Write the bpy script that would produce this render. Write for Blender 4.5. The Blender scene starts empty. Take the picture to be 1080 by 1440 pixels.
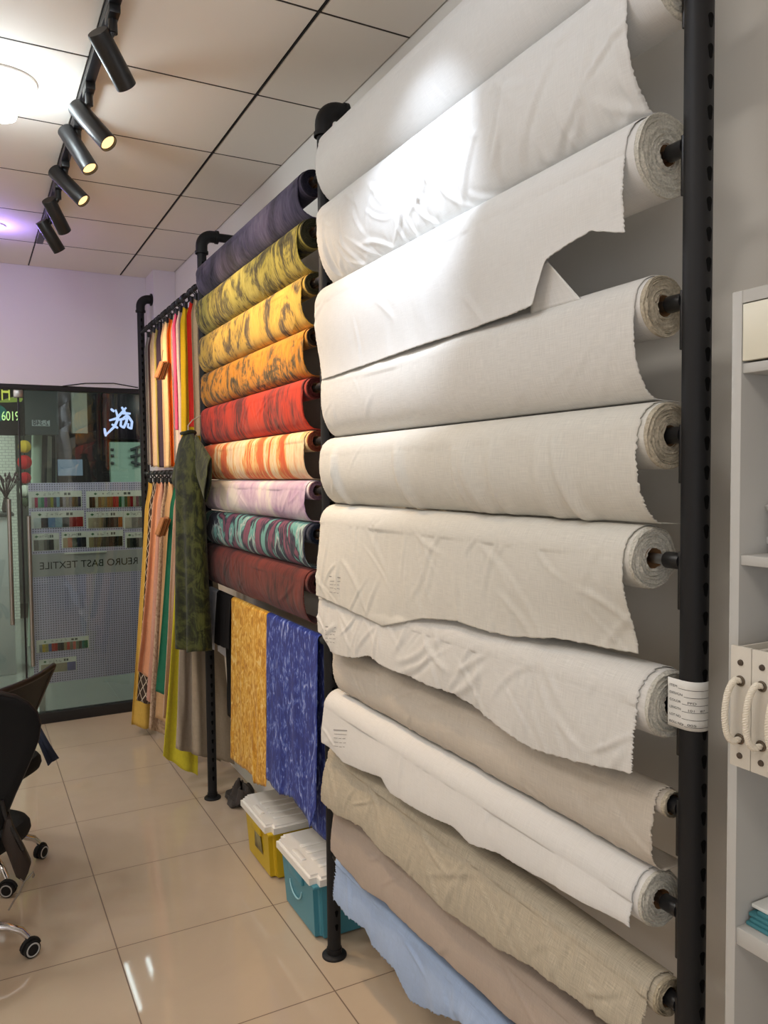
import bpy, bmesh, math, random
import numpy as np
from mathutils import Vector, Matrix
random.seed(7)
C = bpy.context.scene.collection
PI = math.pi
# ------------------------------------------------------------------ camera frame (metres)
CAMH = 1.715
FPX = 1111.1
YAW, PIT, ROL = [math.radians(a) for a in (27.836, -2.652, -0.558)]
cf = np.array([math.sin(YAW)*math.cos(PIT), math.cos(YAW)*math.cos(PIT), math.sin(PIT)])
cr = np.array([math.cos(YAW), -math.sin(YAW), 0.0]); cu = np.cross(cr, cf)
cr, cu = cr*math.cos(ROL)+cu*math.sin(ROL), -cr*math.sin(ROL)+cu*math.cos(ROL)
CO = np.array([0, 0, CAMH])
def at(x, y, ax, v):
    """point of the photograph met with the real plane axis=v (0 x, 1 y, 2 z)"""
    d = cf+(x-540)/FPX*cr-(y-720)/FPX*cu
    return CO+d*((v-CO[ax])/d[ax])
def rayd(x, y):
    d = cf+(x-540)/FPX*cr-(y-720)/FPX*cu
    return d/np.linalg.norm(d)

# ------------------------------------------------------------------ materials
def lin(c):
    out = []
    for v in c[:3]:
        v = v/255.0
        out.append(v/12.92 if v <= 0.04045 else ((v+0.055)/1.055)**2.4)
    return (*out, 1.0)
class NT:
    def __init__(s, name):
        s.m = bpy.data.materials.new(name); s.m.use_nodes = True
        s.t = s.m.node_tree; s.t.nodes.clear()
        s.out = s.t.nodes.new('ShaderNodeOutputMaterial')
    def n(s, typ, **kw):
        nd = s.t.nodes.new('ShaderNode'+typ)
        for k, v in kw.items():
            if k.startswith('_'): setattr(nd, k[1:], v)
            else: nd.inputs[k.replace('__', ' ')].default_value = v
        return nd
    def l(s, a, b): s.t.links.new(a, b)
    def math(s, op, a, b=None, c=None):
        nd = s.t.nodes.new('ShaderNodeMath'); nd.operation = op
        for i, v in enumerate((a, b, c)):
            if v is None: continue
            if isinstance(v, (int, float)): nd.inputs[i].default_value = v
            else: s.l(v, nd.inputs[i])
        return nd.outputs[0]
def plain(name, col, rough=0.6, metal=0.0, spec=0.4, bump=0.0, bscale=200, var=0.0):
    k = NT(name); b = k.n('BsdfPrincipled')
    b.inputs['Roughness'].default_value = rough; b.inputs['Metallic'].default_value = metal
    b.inputs['Specular IOR Level'].default_value = spec
    b.inputs['Base Color'].default_value = lin(col)
    if var > 0 or bump > 0:
        tc = k.n('TexCoord'); nz = k.n('TexNoise', Scale=bscale, Detail=3.0)
        k.l(tc.outputs['Object'], nz.inputs['Vector'])
        if var > 0:
            mx = k.n('Mix', _data_type='RGBA'); mx.inputs[6].default_value = lin([c*(1-var) for c in col]); mx.inputs[7].default_value = lin([min(255, c*(1+var*.5)) for c in col])
            k.l(nz.outputs[0], mx.inputs[0]); k.l(mx.outputs[2], b.inputs['Base Color'])
        if bump > 0:
            bp = k.n('Bump', Strength=bump, Distance=0.002); k.l(nz.outputs[0], bp.inputs['Height']); k.l(bp.outputs[0], b.inputs['Normal'])
    k.l(b.outputs[0], k.out.inputs[0]); return k.m
def emit(name, col, st):
    k = NT(name); e = k.n('Emission', Strength=st); e.inputs[0].default_value = lin(col)
    k.l(e.outputs[0], k.out.inputs[0]); return k.m
def weave(k, uv, vec_out, scale=900.0):
    """fine over-under thread bump from UVs in metres"""
    sp = k.n('SeparateXYZ'); k.l(uv, sp.inputs[0])
    a = k.math('SINE', k.math('MULTIPLY', sp.outputs[0], scale*2)); b = k.math('SINE', k.math('MULTIPLY', sp.outputs[1], scale*2))
    return k.math('MULTIPLY', a, b)
def cloth(name, col, rough=0.85, transl=0.2, slub=0.016, bump=0.12, sheen=0.1):
    """plain woven cloth with slubs (thicker threads)"""
    k = NT(name); uv = k.n('UVMap'); b = k.n('BsdfPrincipled', Roughness=rough)
    b.inputs['Specular IOR Level'].default_value = 0.2; b.inputs['Sheen Weight'].default_value = sheen
    mp = k.n('Mapping'); mp.inputs['Scale'].default_value = (700, 30, 1); k.l(uv.outputs[0], mp.inputs[0])
    n1 = k.n('TexNoise', Scale=1.0, Detail=2.0); k.l(mp.outputs[0], n1.inputs['Vector'])
    mp2 = k.n('Mapping'); mp2.inputs['Scale'].default_value = (24, 700, 1); k.l(uv.outputs[0], mp2.inputs[0])
    n2 = k.n('TexNoise', Scale=1.0, Detail=2.0); k.l(mp2.outputs[0], n2.inputs['Vector'])
    s = k.math('ADD', n1.outputs[0], n2.outputs[0])
    fac = k.n('MapRange'); fac.inputs[1].default_value = .7; fac.inputs[2].default_value = 1.3; k.l(s, fac.inputs[0])
    mx = k.n('Mix', _data_type='RGBA'); mx.inputs[6].default_value = lin([c*(1-slub*1.6) for c in col]); mx.inputs[7].default_value = lin([min(255, c*(1+slub)) for c in col])
    k.l(fac.outputs[0], mx.inputs[0]); k.l(mx.outputs[2], b.inputs['Base Color'])
    bp = k.n('Bump', Strength=bump, Distance=0.0012); k.l(s, bp.inputs['Height']); k.l(bp.outputs[0], b.inputs['Normal'])
    if transl > 0:
        tr = k.n('BsdfTranslucent'); k.l(mx.outputs[2], tr.inputs[0]); ms = k.n('MixShader', Fac=transl)
        k.l(b.outputs[0], ms.inputs[1]); k.l(tr.outputs[0], ms.inputs[2]); k.l(ms.outputs[0], k.out.inputs[0])
    else: k.l(b.outputs[0], k.out.inputs[0])
    return k.m
def dyed(name, stops, su=9.0, sv=3.0, dist=1.2, seed=0.0, detail=6.0, streak=.25, fine=60.0, rot=0.0, rough=.8, bump=.2):
    """tie-dyed / batik cloth: colour ramp over warped noise, stretched down the drop of the cloth"""
    k = NT(name); uv = k.n('UVMap'); b = k.n('BsdfPrincipled', Roughness=rough); b.inputs['Specular IOR Level'].default_value = .2
    b.inputs['Sheen Weight'].default_value = .1
    mp = k.n('Mapping'); mp.inputs['Scale'].default_value = (su, sv, 1); mp.inputs['Location'].default_value = (seed, seed*1.7, seed*.3); mp.inputs['Rotation'].default_value = (0, 0, rot)
    k.l(uv.outputs[0], mp.inputs[0])
    n1 = k.n('TexNoise', Scale=1.0, Detail=detail, Roughness=.62, Distortion=dist); k.l(mp.outputs[0], n1.inputs['Vector'])
    mp2 = k.n('Mapping'); mp2.inputs['Scale'].default_value = (fine, fine*.16, 1); mp2.inputs['Location'].default_value = (seed*2, 3, 0); k.l(uv.outputs[0], mp2.inputs[0])
    n2 = k.n('TexNoise', Scale=1.0, Detail=4.0, Distortion=1.5); k.l(mp2.outputs[0], n2.inputs['Vector'])
    f = k.math('ADD', n1.outputs[0], k.math('MULTIPLY', k.math('SUBTRACT', n2.outputs[0], .5), streak))
    rp = k.n('ValToRGB'); k.l(f, rp.inputs[0])
    while len(rp.color_ramp.elements) < len(stops): rp.color_ramp.elements.new(.5)
    for e, (p, c) in zip(rp.color_ramp.elements, stops): e.position = p; e.color = lin(c)
    k.l(rp.outputs[0], b.inputs['Base Color'])
    bp = k.n('Bump', Strength=bump, Distance=0.002); k.l(n2.outputs[0], bp.inputs['Height']); k.l(bp.outputs[0], b.inputs['Normal'])
    k.l(b.outputs[0], k.out.inputs[0]); return k.m
def lattice(name, ground, line):
    k = NT(name); uv = k.n('UVMap'); b = k.n('BsdfPrincipled', Roughness=.9)
    sp = k.n('SeparateXYZ'); k.l(uv.outputs[0], sp.inputs[0])
    p = k.math('ABSOLUTE', k.math('SUBTRACT', k.math('FRACT', k.math('MULTIPLY', k.math('ADD', k.math('MULTIPLY', sp.outputs[0], 1.9), sp.outputs[1]), 12.0)), .5))
    q = k.math('ABSOLUTE', k.math('SUBTRACT', k.math('FRACT', k.math('MULTIPLY', k.math('SUBTRACT', k.math('MULTIPLY', sp.outputs[0], 1.9), sp.outputs[1]), 12.0)), .5))
    f = k.math('LESS_THAN', k.math('MINIMUM', p, q), .06)
    mx = k.n('Mix', _data_type='RGBA'); mx.inputs[6].default_value = lin(ground); mx.inputs[7].default_value = lin(line)
    k.l(f, mx.inputs[0]); k.l(mx.outputs[2], b.inputs['Base Color']); k.l(b.outputs[0], k.out.inputs[0]); return k.m
def tile_floor(name, col, ox, oy, size=.6, rough=.1, grout=(120, 100, 82), gw=.0022, var=.05):
    k = NT(name); tc = k.n('TexCoord'); b = k.n('BsdfPrincipled', Roughness=rough); b.inputs['Specular IOR Level'].default_value = .5
    geo = k.n('NewGeometry'); sp = k.n('SeparateXYZ'); k.l(geo.outputs['Position'], sp.inputs[0])
    def edge(o, off):
        u = k.math('FRACT', k.math('DIVIDE', k.math('SUBTRACT', o, off), size))
        return k.math('MINIMUM', u, k.math('SUBTRACT', 1.0, u))
    e = k.math('MINIMUM', edge(sp.outputs[0], ox), edge(sp.outputs[1], oy))
    g = k.math('LESS_THAN', e, gw/size)
    nz = k.n('TexNoise', Scale=2.2, Detail=6.0, Roughness=.6, Distortion=.6); k.l(geo.outputs['Position'], nz.inputs['Vector'])
    mx = k.n('Mix', _data_type='RGBA'); mx.inputs[6].default_value = lin([c*(1-var) for c in col]); mx.inputs[7].default_value = lin([min(255, c*(1+var)) for c in col]); k.l(nz.outputs[0], mx.inputs[0])
    m2 = k.n('Mix', _data_type='RGBA'); m2.inputs[7].default_value = lin(grout); k.l(mx.outputs[2], m2.inputs[6]); k.l(g, m2.inputs[0])
    k.l(m2.outputs[2], b.inputs['Base Color'])
    r = k.math('ADD', k.math('MULTIPLY', g, .5), rough); k.l(r, b.inputs['Roughness'])
    bp = k.n('Bump', Strength=.3, Distance=.001); bp.invert = True; k.l(g, bp.inputs['Height']); k.l(bp.outputs[0], b.inputs['Normal'])
    k.l(b.outputs[0], k.out.inputs[0]); return k.m
def glassm(name, tint=(240, 247, 244), refl=.03):
    k = NT(name); t = k.n('BsdfTransparent'); t.inputs[0].default_value = lin(tint); g = k.n('BsdfGlossy', Roughness=0.0)
    lw = k.n('LayerWeight', Blend=.35); f = k.math('ADD', k.math('MULTIPLY', lw.outputs['Fresnel'], .55), refl)
    ms = k.n('MixShader'); k.l(f, ms.inputs[0]); k.l(t.outputs[0], ms.inputs[1]); k.l(g.outputs[0], ms.inputs[2]); k.l(ms.outputs[0], k.out.inputs[0]); return k.m
def pegboard(name, col, hole):
    k = NT(name); geo = k.n('NewGeometry'); sp = k.n('SeparateXYZ'); k.l(geo.outputs['Position'], sp.inputs[0]); b = k.n('BsdfPrincipled', Roughness=.6)
    def c(o): 
        return k.math('SUBTRACT', k.math('FRACT', k.math('DIVIDE', o, .0165)), .5)
    a, d = c(sp.outputs[0]), c(sp.outputs[2])
    r = k.math('SQRT', k.math('ADD', k.math('MULTIPLY', a, a), k.math('MULTIPLY', d, d)))
    f = k.math('LESS_THAN', r, .27); mx = k.n('Mix', _data_type='RGBA'); mx.inputs[6].default_value = lin(col); mx.inputs[7].default_value = lin(hole)
    k.l(f, mx.inputs[0]); k.l(mx.outputs[2], b.inputs['Base Color']); k.l(b.outputs[0], k.out.inputs[0]); return k.m
def brick(name, col, mort):
    k = NT(name); geo = k.n('NewGeometry'); sp = k.n('SeparateXYZ'); k.l(geo.outputs['Position'], sp.inputs[0]); cb = k.n('CombineXYZ'); k.l(sp.outputs[0], cb.inputs[0]); k.l(sp.outputs[2], cb.inputs[1])
    b = k.n('BsdfPrincipled', Roughness=.7); br = k.n('TexBrick', Scale=7.0); br.inputs['Color1'].default_value = lin(col); br.inputs['Color2'].default_value = lin([c*.96 for c in col]); br.inputs['Mortar'].default_value = lin(mort)
    k.l(cb.outputs[0], br.inputs['Vector']); k.l(br.outputs[0], b.inputs['Base Color']); k.l(b.outputs[0], k.out.inputs[0]); return k.m

M = {}
M['wall'] = plain('painted_wall', (234, 231, 224), .75, bump=.08, bscale=120)
M['wallb'] = plain('lilac_white_paint', (226, 220, 224), .75, bump=.05, bscale=120)
M['tile'] = plain('ceiling_tile', (238, 231, 222), .7, bump=.1, bscale=500)
M['gap'] = plain('ceiling_grid_gap', (58, 50, 46), .7)
M['tbar'] = plain('ceiling_rail', (20, 19, 20), .6)
M['black'] = plain('black_powder_coat', (25, 25, 27), .55, spec=.3, bump=.05, bscale=600)
M['blacksat'] = plain('black_satin_metal', (22, 22, 24), .38, spec=.5)
M['slot'] = plain('slot_dark', (5, 5, 6), .8, spec=.1)
M['steel'] = plain('steel', (170, 172, 175), .3, metal=1.0)
M['chrome'] = plain('chrome', (215, 215, 218), .12, metal=1.0)
M['card'] = plain('brown_card', (150, 112, 74), .85, var=.1, bscale=60)
M['floor'] = tile_floor('polished_tile', (196, 176, 152), .4354, 2.945, rough=.045)
M['cfloor'] = tile_floor('corridor_tile', (124, 126, 120), .2, 6.3, size=.8, rough=.1, grout=(90, 95, 92))
M['glass'] = glassm('door_glass')
M['white_lam'] = plain('white_laminate', (182, 181, 177), .45)
M['white_plastic'] = plain('white_plastic', (236, 232, 225), .35)
M['yellow_plastic'] = plain('yellow_plastic', (205, 172, 30), .4)
M['teal_plastic'] = plain('teal_plastic', (72, 140, 158), .4)
M['rubber'] = plain('black_rubber', (18, 18, 18), .7)
M['dark'] = plain('dark_void', (14, 14, 15), .8)

# ------------------------------------------------------------------ mesh builder
class MB:
    def __init__(s): s.v = []; s.f = []; s.uv = []
    def add(s, vs, fs, uvs=None):
        o = len(s.v); s.v += [tuple(float(c) for c in p) for p in vs]
        s.f += [tuple(i+o for i in f) for f in fs]
        s.uv += list(uvs) if uvs is not None else [(p[0]+p[1], p[2]) for p in vs]
        return s
    def bm(s, b, mat=None):
        b.verts.ensure_lookup_table()
        if mat is not None: b.transform(mat)
        for i, v in enumerate(b.verts): v.index = i
        s.add([v.co[:] for v in b.verts], [[v.index for v in f.verts] for f in b.faces]); b.free(); return s
    def box(s, a, b, bev=0.0, mat=None, seg=2):
        a, b = np.minimum(a, b), np.maximum(a, b); q = bmesh.new(); bmesh.ops.create_cube(q, size=1)
        for v in q.verts: v.co = Vector((a+b)/2)+Vector([v.co[i]*(b-a)[i] for i in range(3)])
        if bev > 0: bmesh.ops.bevel(q, geom=q.edges[:], offset=bev, segments=seg, affect='EDGES', profile=.5)
        return s.bm(q, mat)
    def tube(s, pts, r, n=14, cap=True, closed=False):
        pts = [Vector(p) for p in pts]; m = len(pts); rs = r if isinstance(r, (list, tuple)) else [r]*m
        prev = None; vs = []; fs = []
        for i, p in enumerate(pts):
            if closed: t = pts[(i+1) % m]-pts[i-1]
            else: t = pts[min(i+1, m-1)]-pts[max(i-1, 0)]
            t.normalize()
            if prev is None:
                up = Vector((0, 0, 1)) if abs(t.z) < .9 else Vector((1, 0, 0)); x = t.cross(up).normalized()
            else: x = (prev-t*prev.dot(t)).normalized()
            prev = x; y = t.cross(x)
            for k in range(n):
                a = 2*PI*k/n; vs.append(p+(x*math.cos(a)+y*math.sin(a))*rs[i])
        seg = m if closed else m-1
        for i in range(seg):
            for k in range(n):
                j = (i+1) % m; fs.append((i*n+k, i*n+(k+1) % n, j*n+(k+1) % n, j*n+k))
        if cap and not closed: fs.append(tuple(range(n-1, -1, -1))); fs.append(tuple((m-1)*n+k for k in range(n)))
        return s.add(vs, fs)
    def lathe(s, prof, org, axis, n=32, x0=None):
        """prof = [(radius, distance along axis)]"""
        ax = Vector(axis).normalized(); x = ax.orthogonal().normalized(); y = ax.cross(x); o = Vector(org); vs = []; fs = []
        m = len(prof)
        for (r, d) in prof:
            for k in range(n):
                a = 2*PI*k/n; vs.append(o+ax*d+(x*math.cos(a)+y*math.sin(a))*r)
        for i in range(m-1):
            for k in range(n): fs.append((i*n+k, i*n+(k+1) % n, (i+1)*n+(k+1) % n, (i+1)*n+k))
        loop = prof[0] == prof[-1]
        if prof[0][0] > 1e-5 and not loop: fs.append(tuple(range(n-1, -1, -1)))
        if prof[-1][0] > 1e-5 and not loop: fs.append(tuple((m-1)*n+k for k in range(n)))
        return s.add(vs, fs)
    def grid(s, P, uv=None, closed_u=False):
        """P[i][j] 3-vectors as array (nu,nv,3)"""
        nu, nv = P.shape[:2]; vs = P.reshape(-1, 3); fs = []
        for i in range(nu if closed_u else nu-1):
            a = i*nv; b = ((i+1) % nu)*nv
            for j in range(nv-1): fs.append((a+j, a+j+1, b+j+1, b+j))
        return s.add(vs, fs, None if uv is None else [tuple(q) for q in uv.reshape(-1, 2)])
    def build(s, name, mat, parent=None, smooth=True, solid=0.0, angle=40, subs=0, base=True):
        v = np.array(s.v)
        if parent is not None: loc = np.array(WL[parent.name])
        elif base: loc = np.array([(v[:, 0].min()+v[:, 0].max())/2, (v[:, 1].min()+v[:, 1].max())/2, v[:, 2].min()])
        else: loc = np.zeros(3)
        me = bpy.data.meshes.new(name); me.from_pydata((v-loc).tolist(), [], s.f)
        ul = me.uv_layers.new(name='UVMap'); li = np.zeros(len(me.loops), dtype=np.int32); me.loops.foreach_get('vertex_index', li)
        ul.data.foreach_set('uv', np.array(s.uv, dtype=np.float32)[li].ravel())
        if isinstance(mat, str): mat = M[mat]
        me.materials.append(mat)
        if smooth:
            me.polygons.foreach_set('use_smooth', [True]*len(me.polygons))
            try: me.set_sharp_from_angle(angle=math.radians(angle))
            except Exception: pass
        me.update(); o = bpy.data.objects.new(name, me); C.objects.link(o)
        if parent is not None: o.parent = parent
        else: o.location = loc
        WL[o.name] = loc
        if solid > 0:
            md = o.modifiers.new('thickness', 'SOLIDIFY'); md.thickness = solid; md.offset = 0
        if subs: md = o.modifiers.new('smooth', 'SUBSURF'); md.levels = subs; md.render_levels = subs
        return o
WL = {}
def thing(name, label, cat, loc, group=None):
    o = bpy.data.objects.new(name, None); C.objects.link(o); o.location = tuple(float(c) for c in loc); WL[o.name] = np.array(loc, float)
    o.empty_display_size = .05
    return tag(o, label, cat, group)
def tag(o, label, cat, group=None, kind=None):
    o['label'] = label; o['category'] = cat
    if group: o['group'] = group
    if kind: o['kind'] = kind
    return o
def struct(o): o['kind'] = 'structure'; return o
def dup(root, loc, label, group=None):
    r = root.copy(); C.objects.link(r); r.location = tuple(loc); WL[r.name] = np.array(loc, float); r['label'] = label
    if group: r['group'] = group
    for ch in list(root.children):
        c = ch.copy(); C.objects.link(c); c.parent = r
        for g in ch.children:
            d = g.copy(); C.objects.link(d); d.parent = c
    return r
def text_mesh(name, body, size, mat, parent, org, xdir, zdir, depth=.001, mirror=False, width=None):
    cu_ = bpy.data.curves.new('lettering', 'FONT'); cu_.body = body; cu_.size = size; cu_.extrude = depth
    t = bpy.data.objects.new('lettering', cu_); me = bpy.data.meshes.new_from_object(t); bpy.data.objects.remove(t)
    v = np.zeros(len(me.vertices)*3); me.vertices.foreach_get('co', v); v = v.reshape(-1, 3)
    if width: v[:, 0] *= width/max(1e-6, v[:, 0].max())
    if mirror: v[:, 0] = v[:, 0].max()-v[:, 0]
    xd, zd = np.array(xdir, float), np.array(zdir, float); nd = np.cross(xd, zd)
    w = np.array(org)+v[:, :1]*xd+v[:, 1:2]*zd+v[:, 2:]*nd
    loc = WL[parent.name] if parent is not None else w.min(axis=0)
    me.vertices.foreach_set('co', (w-loc).ravel()); me.materials.clear(); me.materials.append(mat if not isinstance(mat, str) else M[mat]); me.update(); me.name = name
    o = bpy.data.objects.new(name, me); C.objects.link(o)
    if parent is not None: o.parent = parent
    else: o.location = loc
    return o

# ------------------------------------------------------------------ noise helpers
class Noise:
    def __init__(s, seed): s.g = np.random.RandomState(seed).rand(64, 64)*2-1
    def __call__(s, x, y):
        xi = np.floor(x).astype(int); yi = np.floor(y).astype(int); fx = x-xi; fy = y-yi
        fx = fx*fx*fx*(fx*(fx*6-15)+10); fy = fy*fy*fy*(fy*(fy*6-15)+10); g = s.g
        a = g[xi % 64, yi % 64]; b = g[(xi+1) % 64, yi % 64]; c = g[xi % 64, (yi+1) % 64]; d = g[(xi+1) % 64, (yi+1) % 64]
        return (a*(1-fx)+b*fx)*(1-fy)+(c*(1-fx)+d*fx)*fy
    def fbm(s, x, y, o=4):
        r = 0; a = 1.0
        for i in range(o): r = r+a*s(x*2**i+i*7.3, y*2**i+i*3.1); a *= .5
        return r
def creases(U, V, n, seed, vmin, amp=.004, w=.006, ln=(.06, .2), ang=(-1.2, 1.2)):
    """short sharp fold lines, gaussian across, fading at both ends"""
    rs = np.random.RandomState(seed); out = np.zeros_like(U); u0, u1, v1 = U.min(), U.max(), V.max()
    for i in range(n):
        cu0 = rs.uniform(u0, u1); cv = rs.uniform(vmin, v1); a = rs.uniform(*ang)+PI/2; L = rs.uniform(*ln); ww = w*rs.uniform(.6, 1.6)
        du = U-cu0; dv = V-cv; s = du*math.cos(a)+dv*math.sin(a); t = -du*math.sin(a)+dv*math.cos(a)+.15*s*s/L*rs.uniform(-2, 2)
        out += amp*rs.uniform(.4, 1.0)*np.exp(-(t/ww)**2)*np.exp(-(s/L*1.6)**4)-.35*amp*np.exp(-((t-2*ww)/(1.6*ww))**2)*np.exp(-(s/L*1.6)**4)
    return out

# ------------------------------------------------------------------ setting
XW, YB, HC, X0 = 1.348, 5.94, 3.175, 1.115
XL, YN = -3.2, -2.0
struct(MB().box((XL, YN, -.1), (XW, YB, 0)).build('floor', 'floor', smooth=False))
struct(MB().box((XW, YN, 0), (XW+.1, YB+.1, HC+.1)).build('wall_right', 'wall', smooth=False))
struct(MB().box((XL-.1, YN, 0), (XL, YB+.1, HC+.1)).build('wall_left', 'wall', smooth=False))
struct(MB().box((XL-.1, YN-.1, 0), (XW+.1, YN, HC+.1)).build('wall_rear', 'wall', smooth=False))
struct(MB().box((XL, YB, 2.36), (XW, YB+.12, HC+.1)).build('wall_front', 'wallb', smooth=False))
struct(MB().box((1.196, 5.676, 0), (XW-.001, YB-.001, HC-.012)).build('wall_pilaster', 'wallb', smooth=False))
ceil = struct(MB().box((XL, YN, HC), (XW, YB+.1, HC+.1)).build('ceiling', 'gap', smooth=False))
tm = MB(); xs = [1.02-.6*k for k in range(8)]; ys = [2.935+.603*k for k in range(-9, 6)]
gx = .003
cols = [(1.02+.005, XW-.004)]+[(x-.6+(.005 if abs(x-1.62) < .01 else gx), x-(.005 if abs(x-1.02) < .01 else gx)) for x in xs]
for (a, b) in cols:
    for y in ys:
        y0, y1 = y+.0025, min(y+.603-.0025, YB-.004)
        if a < XL or y0 < YN or y1-y0 < .05: continue
        tm.box((a, y0, HC-.012), (b, y1, HC+.002), .003, seg=1)
tiles = tm.build('ceiling_tiles', 'tile', ceil)
tb = MB()
for x in xs: tb.box((x-(.003 if abs(x-1.02) < .01 else .0022), YN, HC-.0128), (x+(.003 if abs(x-1.02) < .01 else .0022), YB-.01, HC-.004))
tb.build('grid_rail', 'tbar', ceil)
tb = MB()
for y in ys: tb.box((XL, y-.0022, HC-.0126), (XW-.004, y+.0022, HC-.004))
tb.build('grid_cross_rail', 'gap', ceil)

# ------------------------------------------------------------------ rack posts
YP = [.957, 2.525, 4.107, 5.75]
PR = .024
def post(y, label, zs, sides):
    t = thing('rack_post', label, 'rack post', (X0, y, 0), 'black pipe posts of the fabric rack')
    top = 2.93
    sl = MB().tube([(X0, y, 0.006), (X0, y, top-.03)], PR, 28); npf = len(sl.f)
    el = MB(); R = .055
    pts = [(X0+R-R*math.cos(a), y, top-.02+R*math.sin(a)) for a in np.linspace(0, PI/2, 10)]
    el.tube([(X0, y, top-.06)]+pts+[(X0+R+.03, y, top-.02+R)], PR+.006, 28)
    el.lathe([(PR+.010, 0), (PR+.010, .014)], (X0, y, top-.06), (0, 0, 1), 28); el.lathe([(PR+.010, 0), (PR+.010, .014)], (X0+R+.018, y, top-.02+R), (1, 0, 0), 28)
    e = el.build('elbow', 'black', t)
    xe = XW-.001 if y < 5 else 1.195
    MB().tube([(X0+R, y, top-.02+R), (xe-.01, y, top-.02+R)], PR-.002, 24).build('wall_pipe', 'black', t)
    MB().lathe([(.042, 0), (.042, .008), (PR, .010)], (xe-.011, y, top-.02+R), (1, 0, 0), 28).build('wall_flange', 'black', t)
    MB().lathe([(.044, 0), (.044, .006), (.040, .010), (PR+.003, .012), (PR+.003, .03)], (X0, y, 0), (0, 0, 1), 32).build('base_flange', 'black', t)
    for sg in (-1, 1):
        z = .12
        while z < 2.85:
            # keyhole: round head above a narrow slot, let into the side of the post
            vs = []; n = 16
            for k in range(n):
                a = 2*PI*k/n; hx, hz = .0062*math.cos(a), .0062*math.sin(a)
                if hz < -.002: hx *= .62; hz = hz*1.0-.012
                vs.append((hx, hz))
            yy = lambda hx, d: y+sg*(math.sqrt((PR+d)**2-hx*hx))
            P = [(X0+h, yy(h, .0006), z+q) for h, q in vs]+[(X0+h, yy(h, -.006), z+q) for h, q in vs]
            sl.add(P, [tuple(range(n)), tuple(range(2*n-1, n-1, -1))]+[(k, (k+1) % n, n+(k+1) % n, n+k) for k in range(n)])
            z += .05
    pp_ = sl.build('perforated_pipe', 'black', t); pp_.data.materials.append(M['slot'])
    for f_ in pp_.data.polygons[npf:]: f_.material_index = 1
    for z, sg in [(z, s_) for z in zs for s_ in sides]:
        b = MB(); b.box((X0-.011, y+sg*(PR-.002), z-.085), (X0+.011, y+sg*(PR+.004), z+.018), .0015)
        b.lathe([(.015, 0), (.015, .034), (.0135, .036), (.0135, .004)], (X0, y+sg*(PR+.003), z), (0, sg, 0), 20)
        b.build('bracket', 'blacksat', t)
    return t
WZ = [2.803, 2.557, 2.276, 2.013, 1.781, 1.558, 1.297, 1.114, .926, .751, .565, .375]
WR = [.050, .064, .074, .055, .060, .058, .062, .025, .053, .036, .030, .022]
CZ = [2.748, 2.574, 2.397, 2.211, 2.029, 1.840, 1.663, 1.506, 1.330]
CR = [.047, .052, .038, .033, .038, .037, .034, .037, .044]
ZBAR = 1.128
post(YP[0], 'black perforated pipe post nearest the white shelf unit, with a paper tag on it', WZ, (1,))
p1 = post(YP[1], 'black pipe post between the white rolls and the coloured rolls', WZ, (-1,))
for z in CZ+[ZBAR]:
    b = MB(); b.box((X0-.011, YP[1]+PR-.002, z-.085), (X0+.011, YP[1]+PR+.004, z+.018), .0015)
    b.lathe([(.015, 0), (.015, .034), (.0135, .036), (.0135, .004)], (X0, YP[1]+PR+.003, z), (0, 1, 0), 20); b.build('bracket', 'blacksat', p1)
p2 = post(YP[2], 'black pipe post between the coloured rolls and the hanging swatches', CZ+[ZBAR], (-1,))
post(YP[3]-.02, 'black pipe post in the far corner beside the glass door', [], ())
UZ, LZ = 2.725, 1.745
def rail(name, y0, y1, z, mat, label, grp, r=.0095):
    o = MB().tube([(X0, y0, z), (X0, y1, z)], r, 16).build(name, mat); return tag(o, label, 'rail', grp)
rail('hanging_rail', YP[2]+PR, YP[3]-.02-PR, UZ, 'black', 'upper black rail carrying clip rings and bright swatches in the far bay', 'far bay rails', .012)
rail('hanging_rail', YP[2]+PR, YP[3]-.02-PR, LZ, 'black', 'lower black rail carrying the long pastel swatches in the far bay', 'far bay rails', .012)
rail('hanging_rail', YP[1]+PR+.006, YP[2]-PR-.006, ZBAR, 'black', 'black rail under the dark red roll carrying the yellow and blue cloths', None, .012)

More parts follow.
